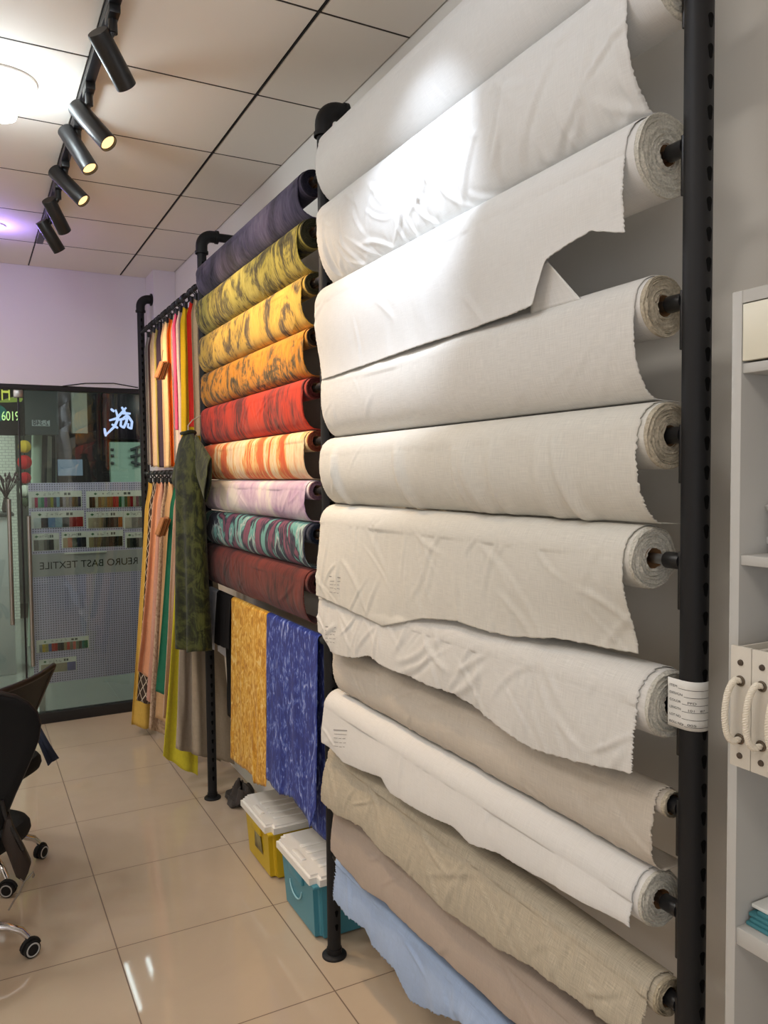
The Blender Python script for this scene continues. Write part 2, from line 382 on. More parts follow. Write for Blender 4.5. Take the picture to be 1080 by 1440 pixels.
# ------------------------------------------------------------------ rolls of cloth
ORD = ['topmost', 'second', 'third', 'fourth', 'fifth', 'sixth', 'seventh', 'eighth', 'ninth', 'tenth', 'eleventh', 'lowest']
def interp(tab, y):
    ys_ = [t[0] for t in tab]; o = np.argsort(ys_); return np.interp(y, np.array(ys_)[o], np.array([t[1] for t in tab])[o])
def smoothstep(a, b, x): 
    t = np.clip((x-a)/(b-a), 0, 1); return t*t*(3-2*t)
def roll(label, zc, r, ya, yb, fa, fb, hem, mat, matend, seed, tuck=None, group=None, wave=.004, ncr=10, cr=.003, obst=(), bulge=.008, crw=.006, long=0.0, nu=200, hx=None, edge=None, corehue='card', front=.0, fringe=.0009, slantfar=.0):
    """roll whose axis runs along y at X0,zc. ya/yb near and far ends of the roll, fa/fb of its outer layer.
    hem: list of (y,z) of the free edge; tuck: z at which the drop is tucked in behind the next roll."""
    t = thing('fabric_roll', label, 'fabric roll', (X0, (ya+yb)/2, zc-r), group)
    rn = np.random.RandomState(seed); nz = Noise(seed)
    # body
    nb = 48; ny = 14; th = np.linspace(0, 2*PI, nb, endpoint=False); yy = np.linspace(ya, yb, ny)
    T, Y = np.meshgrid(th, yy, indexing='ij'); rr = r*(1+.015*nz(np.cos(T)*1.5+5, np.sin(T)*1.5+Y*3))
    P = np.stack([X0-rr*np.sin(T), Y, zc+rr*np.cos(T)], -1); mb = MB().grid(P, np.stack([Y, T*r], -1), closed_u=True)
    mb.build('roll_body', mat, t)
    # spiral layers on the near and far ends
    for ye, sg in ((ya, -1), (yb, 1)):
        nr = 26 if sg < 0 else 8; nt = 64; vs = np.zeros((nt, nr, 3)); uv = np.zeros((nt, nr, 2)); rc = .019
        for j in range(nr):
            fr = j/(nr-1); lay = rn.uniform(-.004, .004)
            for k in range(nt):
                a = 2*PI*k/nt; q = rc+(r-rc)*min(1, fr); ph = ((fr*nr/2.6)+k/nt)
                d = .0035*math.sin(2*PI*ph)+lay*.5+.002*nz(np.array(a*4+j), np.array(j*1.3)) 
                if fr > .98: d = 0
                q2 = q*(1+.02*math.sin(2*a+seed)+.012*math.sin(5*a+j*.2)) if fr < .98 else q
                vs[k, j] = (X0-q2*math.sin(a), ye+sg*(.003+abs(d) if fr < .98 else -.001), zc+q2*math.cos(a)); uv[k, j] = (a*q, q)
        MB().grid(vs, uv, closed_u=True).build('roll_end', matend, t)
    # cardboard core
    MB().lathe([(.0185, .004), (.0215, -.005), (.0215, yb-ya+.004), (.0180, yb-ya+.004), (.0180, .004)][1:]+[(.0215, -.005)], (X0, ya, zc), (0, 1, 0), 28).build('core_tube', corehue, t)
    # outer layer with its drop
    na = 34; nh = 66; nu_ = nu
    y = np.linspace(fa, fb, nu_); rr = r+.0022
    th = np.linspace(-.9, PI/2, na)
    ax_ = -rr*np.sin(th); az_ = rr*np.cos(th)
    zh = interp(hem, y) if hem is not None else np.full(nu_, tuck)
    if tuck is not None and hem is None:
        zh = zh+.004*nz.fbm(y*4, y*0+2.5, 2)*0
    X = np.zeros((nu_, na+nh)); Z = np.zeros_like(X); V = np.zeros_like(X); TT = np.zeros_like(X)
    s = np.linspace(0, 1, nh+1)[1:]
    for i in range(nu_):
        X[i, :na] = X0+ax_; Z[i, :na] = zc+az_; TT[i, :na] = np.clip((th+.2)/(PI/2+.2), 0, 1)*.45
        x0 = X0-rr; drop = zc-zh[i]
        if hem is None:
            p3 = np.array([X0-.004, zh[i]]); p2 = np.array([X0-.038-front, zh[i]+.012]); p1 = np.array([x0-bulge, zc-.55*drop]); p0 = np.array([x0, zc])
            s1 = s[:nh-8]/s[nh-9]; b = ((1-s1)**3)[:, None]*p0+(3*s1*(1-s1)**2)[:, None]*p1+(3*s1*s1*(1-s1))[:, None]*p2+(s1**3)[:, None]*p3
            s2 = np.linspace(0, 1, 9)[1:]; tail = np.stack([p3[0]+.06*s2, p3[1]-.004*s2], -1); b = np.concatenate([b, tail])
        else:
            xh = (interp(hx, y[i]) if hx is not None else X0-rr-.002)
            p3 = np.array([xh, zh[i]]); p2 = np.array([xh-.003, zh[i]+.35*drop]); p1 = np.array([x0-bulge, zc-.4*drop]); p0 = np.array([x0, zc])
            b = ((1-s)**3)[:, None]*p0+(3*s*(1-s)**2)[:, None]*p1+(3*s*s*(1-s))[:, None]*p2+(s**3)[:, None]*p3
        X[i, na:] = b[:, 0]; Z[i, na:] = b[:, 1]; TT[i, na:] = .45+.55*s
    V[:, 1:] = np.cumsum(np.hypot(np.diff(X, axis=1), np.diff(Z, axis=1)), axis=1)
    U = np.repeat(y[:, None], na+nh, 1)
    # folds
    fade = 1.0 if hem is not None else (1-smoothstep(.86, .98, TT))
    D = wave*(nz.fbm(U*5.0, V*2.2, 3)+.25*nz.fbm(U*19, V*4, 2))*TT**1.3
    if long > 0:
        for k in range(int(7)):
            c = rn.uniform(fa+.1, fb-.1); sl = rn.uniform(.05, .35); w = rn.uniform(.016, .035); tt = U-c+sl*(V-V.max()*.6)
            D += long*rn.uniform(.5, 1)*np.exp(-(tt/w)**2)*smoothstep(.25, .6, TT)*(1-.6*smoothstep(.8, 1, TT))
    if ncr: D += creases(U, V, ncr, seed+5, V[0, na-10], cr, crw)*smoothstep(.2, .45, TT)
    D = D*fade; D[:, :na] = np.abs(D[:, :na])*.8
    # push outwards
    dx = np.gradient(X, axis=1); dz = np.gradient(Z, axis=1); L = np.hypot(dx, dz)+1e-9
    X2 = X+dz/L*D; Z2 = Z-dx/L*D*.6
    if slantfar:  # far edge pulled in lower down
        U = U-(U-fa)/(fb-fa)*slantfar*smoothstep(.3, 1, TT)
    if edge is not None: # near edge: y shift going down
        U = U+(1-(U-fa)/(fb-fa))**6*np.interp(TT, [0, .4, .7, 1], edge)
    # ravelled edges
    jit = rn.uniform(-1, 1, (2, na+nh)); U[0] += fringe*2*jit[0]; U[-1] += fringe*2*jit[1]
    if hem is not None: Z2[:, -1] += fringe*1.3*rn.uniform(-1, 1, nu_)
    for (oz, orr) in obst:
        g = orr+.0045; dzz = np.abs(Z2-oz); m = dzz < g; lim = X0-np.sqrt(np.maximum(g*g-dzz*dzz, 0)); 
        msk = m & (TT > .46); X2 = np.where(msk, np.minimum(X2, lim), X2)
    P = np.stack([X2, U, Z2], -1); SURF[t.name] = P
    MB().grid(P, np.stack([U, V], -1)).build('outer_layer', mat, t, solid=.0012, angle=80)
    return t
SURF = {}
def pxy(pts, x): return [(float(a[1]), float(a[2])) for a in (at(p[0], p[1], 0, x) for p in pts)]

W = {}
W['w1'] = cloth('white_cotton', (232, 231, 228)); W['w2'] = cloth('white_linen', (229, 227, 222), slub=.03)
W['w3'] = cloth('offwhite_linen', (226, 223, 214), slub=.03); W['oat'] = cloth('oatmeal_linen', (194, 184, 164), slub=.07, bump=.25)
W['grey'] = cloth('greige_linen', (212, 203, 190), slub=.03); W['rose'] = cloth('rose_beige_linen', (188, 173, 160), slub=.03)
W['blue'] = cloth('pale_blue_cotton', (172, 194, 228), slub=.03, transl=.12)
W['end'] = plain('white_cut_edges', (200, 197, 186), .95, var=.35, bscale=260, bump=.8)
W['endoat'] = plain('oatmeal_cut_edges', (176, 164, 140), .95, var=.3, bscale=260, bump=.8)
W['endw'] = plain('ivory_cut_edges', (188, 178, 158), .95, var=.35, bscale=220, bump=.8)
for k, v in W.items(): M[k] = v
G1 = 'white and natural linen rolls in the nearest bay'
top = lambda i: WZ[i]+WR[i]*.93+.012
FB = 2.452
roll('smooth white cotton roll, topmost in the nearest bay, cut off by the frame', WZ[0], WR[0], 1.03, FB, 1.045, 2.45, None, W['w1'], 'end', 11, top(1), G1, wave=.003, ncr=6, cr=.002, bulge=.034)
roll('crumpled white cotton roll under the topmost roll, brightly lit by a spotlight', WZ[1], WR[1], .995, FB, 1.055, 2.44, None, W['w1'], 'end', 12, top(2), G1, wave=.008, ncr=90, cr=.0055, bulge=.012, crw=.007, edge=[0, 0, .0, -.012])
h3 = pxy([(895, 328), (885, 328), (860, 327), (833, 325), (800, 345), (767, 366), (757, 392), (747, 430), (600, 480), (460, 530)], X0-.072)
roll('white cotton roll with thick end and a folded-back corner, third from the top', WZ[2], WR[2], 1.03, FB, 1.048, 2.44, h3, W['w1'], 'end', 13, None, G1, wave=.005, ncr=14, cr=.003, bulge=.014, hx=[(1.0, X0-.077), (1.25, X0-.074), (1.4, X0-.058), (2.5, X0-.056)], obst=[(WZ[3], WR[3])])
roll('smooth off-white linen roll with fuzzy edge, fourth from the top', WZ[3], WR[3], 1.033, FB, 1.043, 2.44, None, W['w2'], 'endw', 14, top(4), G1, wave=.003, ncr=16, cr=.0016, bulge=.010)
roll('off-white linen roll with soft slanting folds and a frayed end, fifth from the top', WZ[4], WR[4], 1.018, FB, 1.03, 2.45, None, W['w3'], 'endw', 15, top(5), G1, wave=.004, ncr=8, cr=.002, bulge=.012, long=.024, fringe=.0017)
h6 = pxy([(452, 836), (500, 858), (545, 880), (600, 869), (650, 873), (690, 888), (720, 895), (780, 898), (850, 915), (930, 935)], X0-.055)
roll('ivory linen roll with brown card core showing, sixth from the top', WZ[5], WR[5], 1.054, FB, 1.064, 2.46, h6, W['w3'], 'end', 16, None, G1, wave=.006, ncr=46, cr=.0035, bulge=.008, obst=[(WZ[6], WR[6]+.006)], hx=[(1.0, X0-.012), (1.3, X0-.05), (1.6, X0-.066), (2.5, X0-.078)])
h7 = pxy([(450, 890), (470, 920), (500, 925), (520, 922), (545, 937), (600, 962), (640, 976), (690, 1012), (750, 1053), (790, 1064), (830, 1073), (905, 1090)], X0-.068)
roll('thin white cloth roll whose loose hem hangs low, seventh, level with the paper tag', WZ[6], WR[6], 1.010, FB, 1.026, 2.47, h7, W['w2'], 'end', 17, None, G1, wave=.008, ncr=60, cr=.004, bulge=.008, hx=[(1.0, X0-.075), (2.5, X0-.072)], fringe=.0017)
roll('thin greige linen roll half hidden under the low white hem, eighth from the top', WZ[7], WR[7], 1.006, FB, 1.016, 2.44, None, W['grey'], 'endw', 18, top(8), G1, wave=.006, ncr=24, cr=.003, bulge=.018, fringe=.0017, slantfar=.06)
h9 = pxy([(465, 1050), (485, 1072), (510, 1083), (540, 1093), (552, 1115), (600, 1143), (640, 1162), (665, 1186), (700, 1198), (760, 1233), (830, 1270), (870, 1292), (905, 1314)], X0-.058)
roll('bright white cotton roll with a torn wavy hem, ninth from the top', WZ[8], WR[8], 1.032, FB, 1.044, 2.46, h9, W['w1'], 'end', 19, None, G1, wave=.005, ncr=12, cr=.002, bulge=.006, hx=[(1.0, X0-.066), (2.5, X0-.066)], obst=[(WZ[9], WR[9])])
h10 = pxy([(465, 1132), (485, 1150), (510, 1160), (530, 1188), (560, 1212), (590, 1240), (620, 1270), (660, 1300), (700, 1330), (760, 1362), (850, 1425), (905, 1465), (960, 1500)], X0-.05)
roll('wrinkled oatmeal linen roll under the bright white one, tenth from the top', WZ[9], WR[9], 1.012, FB, 1.022, 2.47, h10, W['oat'], 'endoat', 20, None, G1, wave=.009, ncr=46, cr=.004, bulge=.012, hx=[(1.0, X0-.062), (2.5, X0-.064)], obst=[(WZ[10], WR[10])], fringe=.0017)
h11 = pxy([(472, 1200), (490, 1222), (510, 1247), (545, 1268), (580, 1304), (626, 1344), (670, 1385), (725, 1436), (760, 1462), (830, 1520)], X0-.04)
roll('rose-beige linen roll above the pale blue cloth, eleventh from the top', WZ[10], WR[10], 1.01, FB, 1.025, 2.44, h11, W['rose'], 'endw', 21, None, G1, wave=.005, ncr=10, cr=.002, bulge=.008, hx=[(1.0, X0-.046), (2.5, X0-.046)], obst=[(WZ[11], WR[11])])
h12 = pxy([(473, 1270), (485, 1287), (510, 1307), (520, 1330), (535, 1345), (555, 1362), (572, 1405), (590, 1420), (610, 1424), (650, 1440), (700, 1475)], X0-.035)
roll('pale blue cotton roll, lowest in the nearest bay, with a ragged hem near the floor', WZ[11], WR[11], 1.02, FB, 1.06, 2.45, h12, W['blue'], 'endw', 22, None, G1, wave=.010, ncr=10, cr=.004, bulge=.004, hx=[(1.0, X0-.032), (2.5, X0-.034)], fringe=.004, long=.008)
def stamp(rname, px_, py_, wpx, hpx):
    """small printed marks at the corner of a cloth, following its surface"""
    P = SURF[rname]; q = P-CO; k = q@cf; sx = 540+FPX*(q@cr)/k; sy = 720-FPX*(q@cu)/k; du = np.gradient(P, axis=0); dv = np.gradient(P, axis=1); n = np.cross(du, dv); n /= np.linalg.norm(n, axis=2, keepdims=True)+1e-9
    n = np.where((n*q).sum(2, keepdims=True) > 0, -n, n); m = MB(); rn = np.random.RandomState(3)
    def near(x, y):
        d = (sx-x)**2+(sy-y)**2; d[:, :34] += 1e6; i, j = np.unravel_index(np.argmin(d), d.shape); u_, v_ = x-sx[i, j], y-sy[i, j]
        return P[i, j]+n[i, j]*.0016, du[i, j], dv[i, j]
    for r_ in range(5):
        y = py_+hpx*r_/4.5; segs = [(0, 1)] if r_ in (0, 1) else [(0, .32), (.4, .62), (.7, .7+rn.uniform(.1, .3))]
        for a, b in segs:
            A, d1_, v1_ = near(px_+wpx*a, y+1.6*a); B, _, _ = near(px_+wpx*b, y+1.6*b); A = A.copy(); 
            h_ = v1_/np.linalg.norm(v1_)*(.0016 if r_ == 0 else .0008)
            if np.linalg.norm(B-A) < .003: continue
            m.add([A-h_, B-h_, B+h_, A+h_], [(0, 1, 2, 3)])
    m.build('printed_stamp', 'faint', bpy.data.objects[rname])
M['faint'] = plain('faint_ink', (150, 148, 146), .9)
stamp('fabric_roll.005', 464, 811, 15, 24); stamp('fabric_roll.006', 458, 881, 15, 24); stamp('fabric_roll.008', 470, 1026, 18, 26)
tri = [np.array(at(*p, 0, X0-.0585)) for p in ((768, 366), (806, 421), (735, 440), (745, 372))]
ug, vg = np.meshgrid(np.linspace(0, 1, 14), np.linspace(0, 1, 14), indexing='ij')
Pt = (tri[3]*(1-ug[..., None])+tri[0]*ug[..., None])*(1-vg[..., None])+(tri[2]*(1-ug[..., None])+tri[1]*ug[..., None])*vg[..., None]
Pt[..., 0] += .022*vg+.006*np.sin(3*ug)*(1-vg)
r3 = bpy.data.objects['fabric_roll.002']; MB().grid(Pt, np.stack([ug*.05, vg*.06], -1)).build('turned_corner', W['w1'], r3, solid=.0012)
for i, z in enumerate(WZ):
    nm = ['topmost white roll', 'crumpled white roll below the topmost', 'white roll with the folded corner', 'fourth white roll', 'fifth roll with slanting folds', 'sixth roll with a card core', 'white roll beside the paper tag', 'thin greige roll', 'bright white ninth roll', 'oatmeal roll', 'rose-beige roll', 'pale blue roll'][i]
    o = MB().tube([(X0, YP[0]+PR+.006, z), (X0, YP[1]-PR-.006, z)], .0095, 16).build('support_rod', 'steel'); tag(o, 'steel rod through the core of the '+nm, 'rod', 'steel rods carrying the white rolls')

D = {}
D['c1'] = dyed('indigo_dye', [(.3, (30, 27, 44)), (.5, (66, 60, 84)), (.7, (92, 84, 106))], 5, 3, 1.5, 1.0, streak=.5)
D['c2'] = dyed('olive_dye', [(.36, (52, 48, 32)), (.46, (98, 90, 44)), (.52, (156, 144, 62)), (.72, (184, 170, 84))], 5.25, 4.0, 2.2, 2.3, streak=.42, detail=9.0, fine=95)
D['c3'] = dyed('gold_dye', [(.36, (70, 58, 46)), (.44, (118, 98, 54)), (.49, (188, 152, 62)), (.72, (212, 174, 78))], 4.5, 4.0, 2.2, 4.1, streak=.42, detail=9.0, fine=95)
D['c4'] = dyed('amber_dye', [(.36, (54, 46, 30)), (.45, (104, 80, 34)), (.51, (188, 122, 24)), (.75, (204, 138, 30))], 5.25, 4.800000000000001, 2.2, 5.7, streak=.42, detail=9.0, fine=95)
D['c5'] = dyed('red_dye', [(.34, (84, 26, 24)), (.44, (150, 38, 26)), (.52, (186, 46, 18)), (.8, (196, 58, 22))], 7, 2.4, 1.0, 7.7, streak=.55)
D['c6'] = dyed('orange_cream_dye', [(.34, (206, 88, 44)), (.45, (216, 112, 56)), (.5, (226, 180, 110)), (.56, (232, 212, 176)), (.72, (214, 128, 66))], 5.5, 1.5, .9, 9.1, streak=.3, rot=.25)
D['c7'] = dyed('lilac_cream_dye', [(.32, (170, 140, 172)), (.46, (206, 186, 200)), (.55, (222, 212, 204)), (.75, (218, 214, 196))], 3.5, 2.5, .8, 11.0, streak=.15)
D['c8'] = dyed('teal_plum_dye', [(.3, (26, 30, 48)), (.42, (40, 46, 64)), (.445, (176, 190, 186)), (.465, (92, 150, 146)), (.515, (104, 158, 150)), (.53, (40, 46, 64)), (.56, (36, 40, 58)), (.58, (122, 70, 92)), (.75, (100, 52, 74))], 5.0, 2.6, 1.0, 13.3, streak=.10, detail=3.0, rot=-.45)
D['c9'] = dyed('oxblood_dye', [(.3, (46, 20, 18)), (.5, (94, 34, 28)), (.75, (112, 44, 34))], 6, 3, 1.2, 15.0, streak=.6)
M['enddark'] = plain('dark_cut_edges', (34, 34, 36), .95, var=.5, bscale=240, bump=.8)
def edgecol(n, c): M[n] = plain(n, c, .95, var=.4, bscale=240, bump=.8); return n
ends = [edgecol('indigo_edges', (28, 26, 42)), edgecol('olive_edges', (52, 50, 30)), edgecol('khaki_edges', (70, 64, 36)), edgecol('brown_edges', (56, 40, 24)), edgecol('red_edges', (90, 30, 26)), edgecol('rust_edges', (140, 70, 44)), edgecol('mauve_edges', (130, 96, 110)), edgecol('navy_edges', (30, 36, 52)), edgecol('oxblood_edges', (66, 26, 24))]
G2 = 'dyed fabric rolls in the middle bay'
clab = ['dusky indigo streaked roll, topmost of the coloured rolls', 'olive yellow roll with dark streaks, under the indigo roll', 'golden yellow roll with grey-brown blotches, third of the coloured rolls', 'amber roll with dark olive streaks, above the red roll', 'red roll with dark crushed streaks, above the orange and cream roll', 'orange and cream tie-dyed roll in the middle of the coloured rolls', 'pale lilac and cream roll between the orange roll and the teal roll', 'teal, navy and plum tie-dyed roll above the dark red roll', 'dark red-brown roll, lowest of the coloured rolls']
for i in range(9):
    tk = (CZ[i+1]+CR[i+1]*.93+.010) if i < 8 else 1.178
    y_far = [4.03, 4.045, 4.04, 4.035, 4.02, 4.0, 4.0, 4.01, 4.03][i]
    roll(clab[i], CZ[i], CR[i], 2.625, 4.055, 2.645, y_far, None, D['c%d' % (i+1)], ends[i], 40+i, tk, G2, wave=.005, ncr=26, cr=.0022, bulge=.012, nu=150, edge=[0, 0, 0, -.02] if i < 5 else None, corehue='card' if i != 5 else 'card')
    o = MB().tube([(X0, YP[1]+PR+.006, CZ[i]), (X0, YP[2]-PR-.006, CZ[i])], .0095, 16).build('support_rod', 'steel')
    tag(o, 'steel rod through the core of the '+['indigo roll', 'olive roll', 'golden roll', 'amber roll', 'red roll', 'orange and cream roll', 'lilac roll', 'teal and plum roll', 'dark red roll'][i], 'rod', 'steel rods carrying the coloured rolls')
# ------------------------------------------------------------------ cloths folded over the rail
def drape(label, y0, y1, hemf, hemb, mat, seed, name='draped_cloth', wave=.006, xoff=0.0, group=None, ncr=10):
    """cloth hung over the rail at ZBAR: hemf/hemb tables (y,z) of front and back edges"""
    nz = Noise(seed); rn = np.random.RandomState(seed); y = np.linspace(y0, y1, 90); R = .0155
    fr = np.linspace(1, 0, 60)[:-1]; th = np.linspace(PI/2, -PI/2, 14); bk = np.linspace(0, 1, 40)[1:]
    P = np.zeros((90, len(fr)+len(th)+len(bk), 3)); UV = np.zeros(P.shape[:2]+(2,))
    for i, yy in enumerate(y):
        zf = float(interp(hemf, yy)); zb = float(interp(hemb, yy))
        x = np.concatenate([X0-R-.012*fr-xoff*fr, X0-R*np.sin(th), X0+R+.01*bk]); z = np.concatenate([ZBAR-(ZBAR-zf)*fr, ZBAR+R*np.cos(th), ZBAR-(ZBAR-zb)*bk])
        P[i, :, 0] = x; P[i, :, 1] = yy; P[i, :, 2] = z; s = np.concatenate([[0], np.cumsum(np.hypot(np.diff(x), np.diff(z)))]); UV[i, :, 0] = yy; UV[i, :, 1] = s
    low = np.clip((ZBAR-P[:, :, 2])/.3, 0, 1); sgn = np.where(np.arange(P.shape[1]) < len(fr)+7, -1, 1)
    D = wave*(np.abs(nz.fbm(UV[:, :, 0]*9, UV[:, :, 1]*1.2, 3))+.1)+np.abs(creases(UV[:, :, 0], UV[:, :, 1], ncr, seed, .05, .004, .007))*.6
    P[:, :, 0] += sgn*D*low; P[:, :, 1] += .012*nz.fbm(P[:, :, 2]*4, np.zeros_like(low)+1.7, 2)*low
    P[:, 0, 2] += rn.uniform(-.003, .003, 90)
    o = MB().grid(P, UV).build(name, mat, solid=.0015, angle=80); return tag(o, label, 'cloth', group)
D['goldcl'] = dyed('gold_crackle', [(.36, (182, 122, 24)), (.5, (216, 158, 44)), (.58, (228, 182, 82)), (.72, (238, 208, 136))], 30, 22, 1.5, 21, streak=.5, fine=90)
D['bluecl'] = dyed('blue_crackle', [(.40, (28, 42, 118)), (.53, (38, 56, 142)), (.61, (82, 104, 180)), (.74, (172, 182, 222))], 24, 14, 1.6, 33, streak=.6, fine=110)
D['whitecl'] = cloth('white_drape', (222, 224, 232)); D['blackcl'] = cloth('black_drape', (26, 24, 26), transl=0, sheen=0)
xc = X0-.03
drape('white cloth folded over the black rail, leftmost of the four draped cloths', 3.90, 4.055, pxy([(297, 912), (310, 916)], xc), [(3, .80), (5, .80)], D['whitecl'], 61, group=None)
drape('black cloth folded over the rail between the white cloth and the yellow one', 3.655, 3.895, pxy([(304, 905), (328, 917)], xc), [(3, .5), (5, .5)], D['blackcl'], 62)
drape('golden yellow crackle-dyed cloth folded over the rail, left of the blue cloth', 3.15, 3.645, pxy([(333, 1074), (345, 1082), (357, 1090), (358, 1102), (380, 1108)], xc), [(3, .42), (5, .42)], D['goldcl'], 63)
drape('royal blue white-flecked cloth folded over the rail above the teal box', 2.60, 3.145, pxy([(380, 1100), (395, 1117), (412, 1122), (422, 1137), (433, 1150), (437, 1166), (444, 1140), (452, 1152)], xc), [(2.5, .36), (2.8, .36), (3.2, .44)], D['bluecl'], 64)

# ------------------------------------------------------------------ swatches on clip rings in the far bay
clip0 = None
def clip_ring(y, z, up):
    global clip0
    lab = 'small black clip ring on the upper rail of the far bay' if up else 'small black clip ring on the lower rail of the far bay'
    grp = 'clip rings on the upper far rail' if up else 'clip rings on the lower far rail'
    if clip0 is None:
        clip0 = thing('clip_ring', lab, 'clip ring', (X0, y, z), grp)
        MB().tube([(X0+.024*math.sin(a), y, z-.010+.024*math.cos(a)) for a in np.linspace(0, 2*PI, 22, endpoint=False)], .003, 8, closed=True).build('ring', 'blacksat', clip0)
        b = MB(); b.box((X0-.009, y-.004, z-.068), (X0+.009, y+.004, z-.032), .002); b.build('jaw', 'blacksat', clip0)
    else: dup(clip0, (X0, y, z), lab, grp)
def swatch(label, col, y, zr, zh, xl0, xr0, xl1, xr1, dy, seed, up, mat=None, folds=2.5, amp=.012, grp=None):
    """cloth clipped to the rail; pinched at the top, spreading below; zh = (left hem z, right hem z)"""
    nz = Noise(seed); rn = np.random.RandomState(seed); ns, nt = 36, 60; S, T = np.meshgrid(np.linspace(0, 1, ns), np.linspace(0, 1, nt), indexing='ij')
    zt = zr-.060; hz = zh[0]+(zh[1]-zh[0])*S+.008*nz(S*5, S*0+.5); Z = zt-(zt-hz)*T
    sp = smoothstep(0, .12, T); k = T**1.15
    xl = xl0+(xl1-xl0)*k; xr = xr0+(xr1-xr0)*k; xm = X0
    XL_ = xm+(xl-xm)*(.45+.55*sp); XR_ = xm+(xr-xm)*(.45+.55*sp)
    X = XL_+(XR_-XL_)*S; w = amp*(.5+.9*T)
    Y = y+dy*T**1.3+w*np.sin(2*PI*folds*S+rn.uniform(0, 6))*(1-.3*S)+.5*w*nz.fbm(S*4, T*3, 2)
    X = X+.3*w*np.sin(2*PI*folds*.7*S+2*T)
    m = mat or cloth('swatch_cloth', col, transl=.15, slub=.05)
    o = MB().grid(np.stack([X, Y, Z], -1), np.stack([S*.22, T*(zt-min(zh))], -1)).build('cloth_swatch', m, solid=.0014, angle=80)
    tag(o, label, 'swatch', grp)
    for q in (-1, 1): clip_ring(y+q*.012, zr, up)
    return o
GU = 'swatches on the upper far rail'
ups = [('grey', 205, (176, 170, 166), None, 655), ('dark brown', 210, (86, 60, 56), None, 656), ('pale cream', 213, (232, 206, 172), None, 657), ('yellow-green', 218, (206, 190, 110), None, 657), ('dark plum', 222, (74, 60, 74), None, 657), ('warm beige', 228, (214, 178, 140), None, 658), ('bright cream', 231, (240, 212, 160), None, 658), ('orange', 237, (238, 116, 24), None, 657),
       ('thin white', 243, (226, 212, 200), None, 650), ('pink', 245, (238, 92, 136), (605, 610), None), ('blush white', 250, (230, 204, 196), (622, 628), None), ('dark olive', 256, (66, 60, 44), None, 655), ('bright yellow', 257, (232, 190, 34), (628, 645), None), ('red', 266, (206, 36, 22), (600, 606), None), ('beige', 272, (206, 180, 146), (612, 612), None)]
nxt = {'grey': 'dark brown', }
for i, (nm, px_, col, he, hr) in enumerate(ups):
    y = float(at(px_, 520, 0, 1.092)[1])
    if he: zh = tuple(float(at(px_+4, h, 1, y)[2]) for h in he)
    else: zh = (float(at(px_+4, hr, 1, y)[2]),)*2
    zh = tuple(max(z, LZ+.03) for z in zh)
    nb = ups[i-1][0] if i else None
    swatch('%s cloth strip on the upper far rail, %s' % (nm, 'nearest the far corner post' if i == 0 else 'hanging next to the %s strip' % nb), col, y, UZ, zh, 1.086, 1.19, 1.082 if nm not in ('bright yellow',) else 1.07, 1.215, -.02, 70+i, True, grp=GU)
M['lattice'] = lattice('dark_lattice_cloth', (58, 44, 34), (200, 186, 168))
D['lace'] = dyed('beige_lace', [(.35, (150, 122, 98)), (.5, (192, 164, 138)), (.7, (210, 184, 158))], 60, 60, .5, 3.0, streak=.2)
lows = [('mustard yellow', 207, (184, 1020), (206, 1034), (214, 176, 84), None), ('dark lattice-patterned', 213, (191, 985), (200, 1000), None, 'lattice'), ('peach', 218, (191, 944), (208, 967), (238, 180, 142), None), ('mauve pink', 224, (204, 985), (214, 1010), (206, 158, 140), None), ('speckled lace', 229, (206, 1024), (222, 1044), None, D['lace']), ('tan', 235, (218, 1010), (232, 1030), (206, 166, 122), None), ('green', 243, (219, 975), (236, 985), (36, 110, 82), None), ('blush', 247, (225, 1010), (236, 1015), (232, 196, 176), None), ('lemon yellow', 255, (226, 1062), (247, 1098), (226, 212, 62), None), ('pale linen', 262, (243, 1050), (282, 1078), (184, 168, 148), None), ('greige linen', 270, (268, 1060), (300, 1080), (176, 160, 138), None)]
for i, (nm, px_, bl, br, col, mt) in enumerate(lows):
    y = float(at(px_, 700, 0, 1.09)[1]); dyb = max(-.2, 4.19-y); yb = y+dyb
    a, b = at(bl[0], bl[1], 1, yb), at(br[0], br[1], 1, yb)
    zh = (max(.03, float(a[2])), max(.025, float(b[2])))
    x1 = float(a[0]); x2 = min(XW-.03, max(float(b[0])+.12, x1+.2))
    nb = lows[i-1][0] if i else None
    swatch('long %s swatch on the lower far rail, %s' % (nm, 'nearest the glass door' if i == 0 else 'beside the %s one' % nb), col, y, LZ, zh, 1.085, 1.19, x1, x2, dyb, 90+i, False, mat=M['lattice'] if mt == 'lattice' else mt, folds=1.6, amp=.02, grp='long swatches on the lower far rail')
# crumpled dark cloth on the floor behind the post
nz = Noise(5); S, T = np.meshgrid(np.linspace(0, 2*PI, 60), np.linspace(0, 1, 24), indexing='ij'); rr = .085*(1+.35*nz(np.cos(S)*2.5+9, np.sin(S)*2.5+T*2))
P = np.stack([1.235+rr*np.cos(S)*np.sqrt(1-T*T*.98)*.9, 3.98+rr*1.3*np.sin(S)*np.sqrt(1-T*T*.98),   .004+.085*T*(1+.5*nz(S*3, T*4))], -1)
tag(MB().grid(P).build('cloth_bundle', cloth('charcoal_cloth', (70, 64, 60), transl=0)), 'crumpled dark grey cloth lying on the floor behind the middle bay post', 'cloth')

